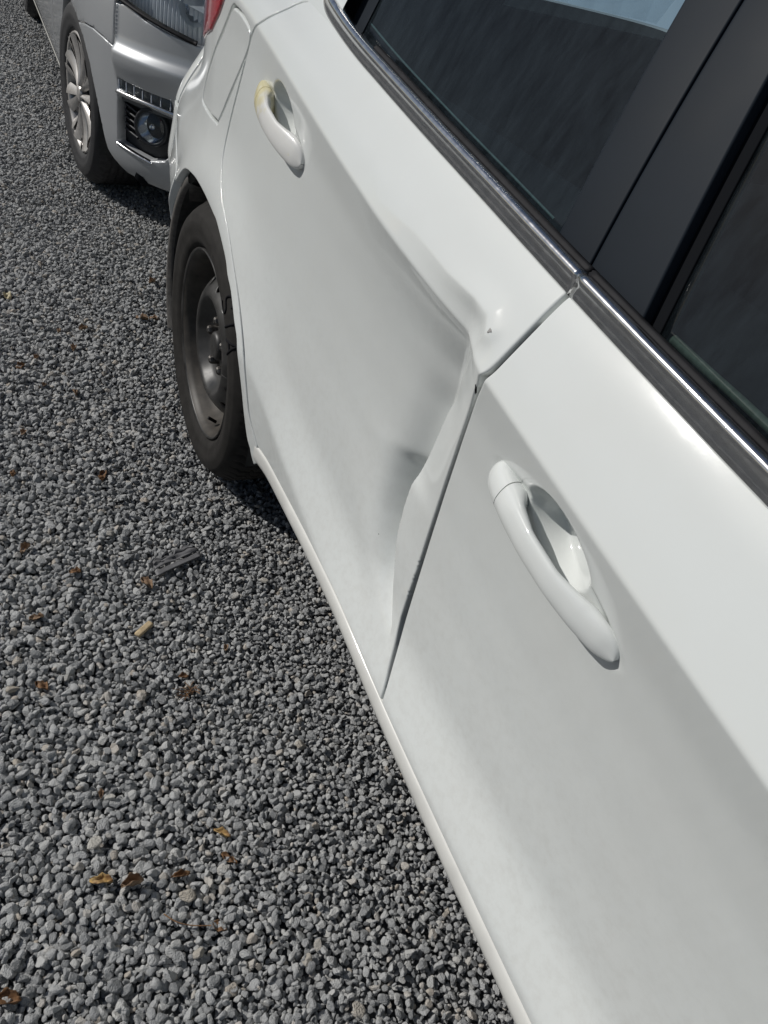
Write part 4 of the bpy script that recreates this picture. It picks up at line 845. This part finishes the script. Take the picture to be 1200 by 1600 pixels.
GR = 'dry leaves scattered on the gravel'
B_ = 'small crumpled dark brown dead leaf lying on the open gravel'; O_ = 'small curled orange-brown dead leaf lying on the open gravel'
for px, L, W, lb in [((32, 573), .042, .030, 'large crumpled dark brown leaf, darkest of the loose cluster'), ((20, 740), .03, .02, B_), ((65, 1072), .035, .028, 'flat brown leaf lying beside a pale cream stone'), ((287, 1057), .025, .018, 'small brown leaf scrap beside the tuft of withered grass'), ((282, 1367), .04, .016, 'thin dark brown leaf close to a long white stone'), ((343, 1448), .03, .022, 'brown leaf scrap at the end of the thin twig'), ((10, 1562), .05, .035, 'broad dark brown leaf, the largest brown one on the gravel'), ((160, 745), .05, .03, 'long brown leaf shadowing a dip in the gravel'), ((117, 893), .032, .022, B_)]:
    leaf(px, L, W, 0, lb, GR)
for px, L, W, lb in [((238, 440), .05, .03, 'long orange-brown leaf lying next to the rear tyre of the white car'), ((222, 497), .05, .035, 'one of two overlapping tan leaves beside the white car rear wheel'), ((130, 513), .04, .028, O_), ((92, 517), .03, .02, O_), ((115, 543), .04, .025, O_), ((57, 558), .035, .022, O_), ((117, 612), .04, .02, O_), ((67, 603), .03, .02, O_), ((37, 675), .03, .022, O_), ((40, 857), .04, .028, O_), ((57, 965), .035, .022, O_), ((353, 1012), .022, .016, 'tiny orange leaf scrap near the sill shadow of the white car'), ((158, 1240), .022, .014, 'tiny orange leaf scrap touching a round pale stone'), ((240, 497), .04, .025, 'one of two overlapping tan leaves beside the white car rear wheel')]:
    leaf(px, L, W, 1, lb, GR)
leaf((229, 912), .045, .034, 1, 'tan curled leaf touching the torn grey plastic strip', GR, 1.4)
leaf((347, 1302), .040, .018, 2, 'yellow dead leaf with a brown tip standing among the stones', GR, 1.2, .9)
leaf((358, 1342), .040, .018, 0, 'narrow dark brown leaf just below the yellow leaf', GR, 1.2, .7)
leaf((158, 1376), .045, .026, 2, 'broad brown and yellow leaf beside the ochre curled leaf', GR, .8)
leaf((207, 1380), .045, .034, 1, 'ochre curled leaf beside the broad brown and yellow leaf', GR, 1.5)
leaf((12, 463), .05, .035, 3, 'pale cream leaf on the gravel at the outer edge of the yard', GR, .7)
# clump of brown dry grass
p = on_ground([(295, 1082)], .008)[0]; b = MB()
for k in range(16):
    a = random.uniform(0, 6.28); l = random.uniform(.012, .03); q = p + np.array([random.uniform(-.008, .008), random.uniform(-.008, .008), 0]); b.tube([q, q + np.array([l * .5 * math.cos(a), l * .5 * math.sin(a), random.uniform(.004, .012)]), q + np.array([l * math.cos(a), l * math.sin(a), random.uniform(0, .008)])], .0008, 5)
o = b.make('dry_grass_tuft', LM[0]); o['label'] = 'tuft of withered brown grass lying on the gravel'; o['category'] = 'dry grass'
# bark chip and a thin twig
p = on_ground([(225, 983)], .010)[0]; o = bevelled('bark_chip', p, (.040, .013, .008), mat('pale_wood', (.46, .36, .22), .8, var=.3, vscale=150), None, .003, 2, Matrix.Rotation(rad(-52), 3, 'Z')); o['label'] = 'straight pale tan wood chip lying on the gravel'; o['category'] = 'wood chip'
g2 = on_ground([(256, 1428), (275, 1440), (300, 1446), (330, 1446)], .017); o = MB().tube(dense(g2, 5, False), .0009, 6).make('twig', LM[0]); o['label'] = 'hair-thin curved brown twig lying across the stones'; o['category'] = 'twig'
# torn strip of black plastic with folded flaps
pl = on_ground([(247, 898), (312, 866), (300, 858), (243, 884)], .014); PM = mat('weathered_black_plastic', (.13, .13, .135), .6, var=.25, vscale=80); ps = root('plastic_strip', tuple(pl.mean(0)), 'torn strip of dark grey plastic trim lying on the gravel near the rear wheel', 'plastic scrap')
def slab(quad, th, name, lift=(0, 0, 0, 0)):
    q = np.array(quad, float); q[:, 2] += np.array(lift); n = 8; P = np.array([[(q[0] * (1 - s) + q[1] * s) * (1 - t) + (q[3] * (1 - s) + q[2] * s) * t + np.array([0, 0, .0008 * math.sin(5 * s) + .0005 * math.sin(4 * t + 3 * s)]) for t in np.linspace(0, 1, n)] for s in np.linspace(0, 1, 2 * n)])
    o = MB().grid(P).make(name, PM, ps); m_ = o.modifiers.new('thickness', 'SOLIDIFY'); m_.thickness = th; return o
slab(on_ground([(245, 900), (315, 867), (312, 861), (242, 893)], .015), .003, 'rim')
q = on_ground([(242, 892), (311, 861), (290, 850), (238, 878)], .012); n1, n2 = 26, 14; P = []
for a_ in np.linspace(0, 1, n1):
    row = []
    for t_ in np.linspace(0, 1, n2):
        edge = .75 + .25 * math.sin(a_ * 17) * math.sin(a_ * 7 + 1) if t_ > .6 else 1; tt_ = t_ * edge; w_ = (q[0] * (1 - a_) + q[1] * a_) * (1 - tt_) + (q[3] * (1 - a_) + q[2] * a_) * tt_
        row.append(w_ + np.array([0, 0, .003 + .0035 * abs(math.sin(7 * t_ + 3.5 * a_)) + .0015 * math.sin(11 * a_ - 6 * t_)]))
    P.append(row)
o = MB().grid(np.array(P)).make('torn_flap', PM, ps); m_ = o.modifiers.new('thickness', 'SOLIDIFY'); m_.thickness = .0015
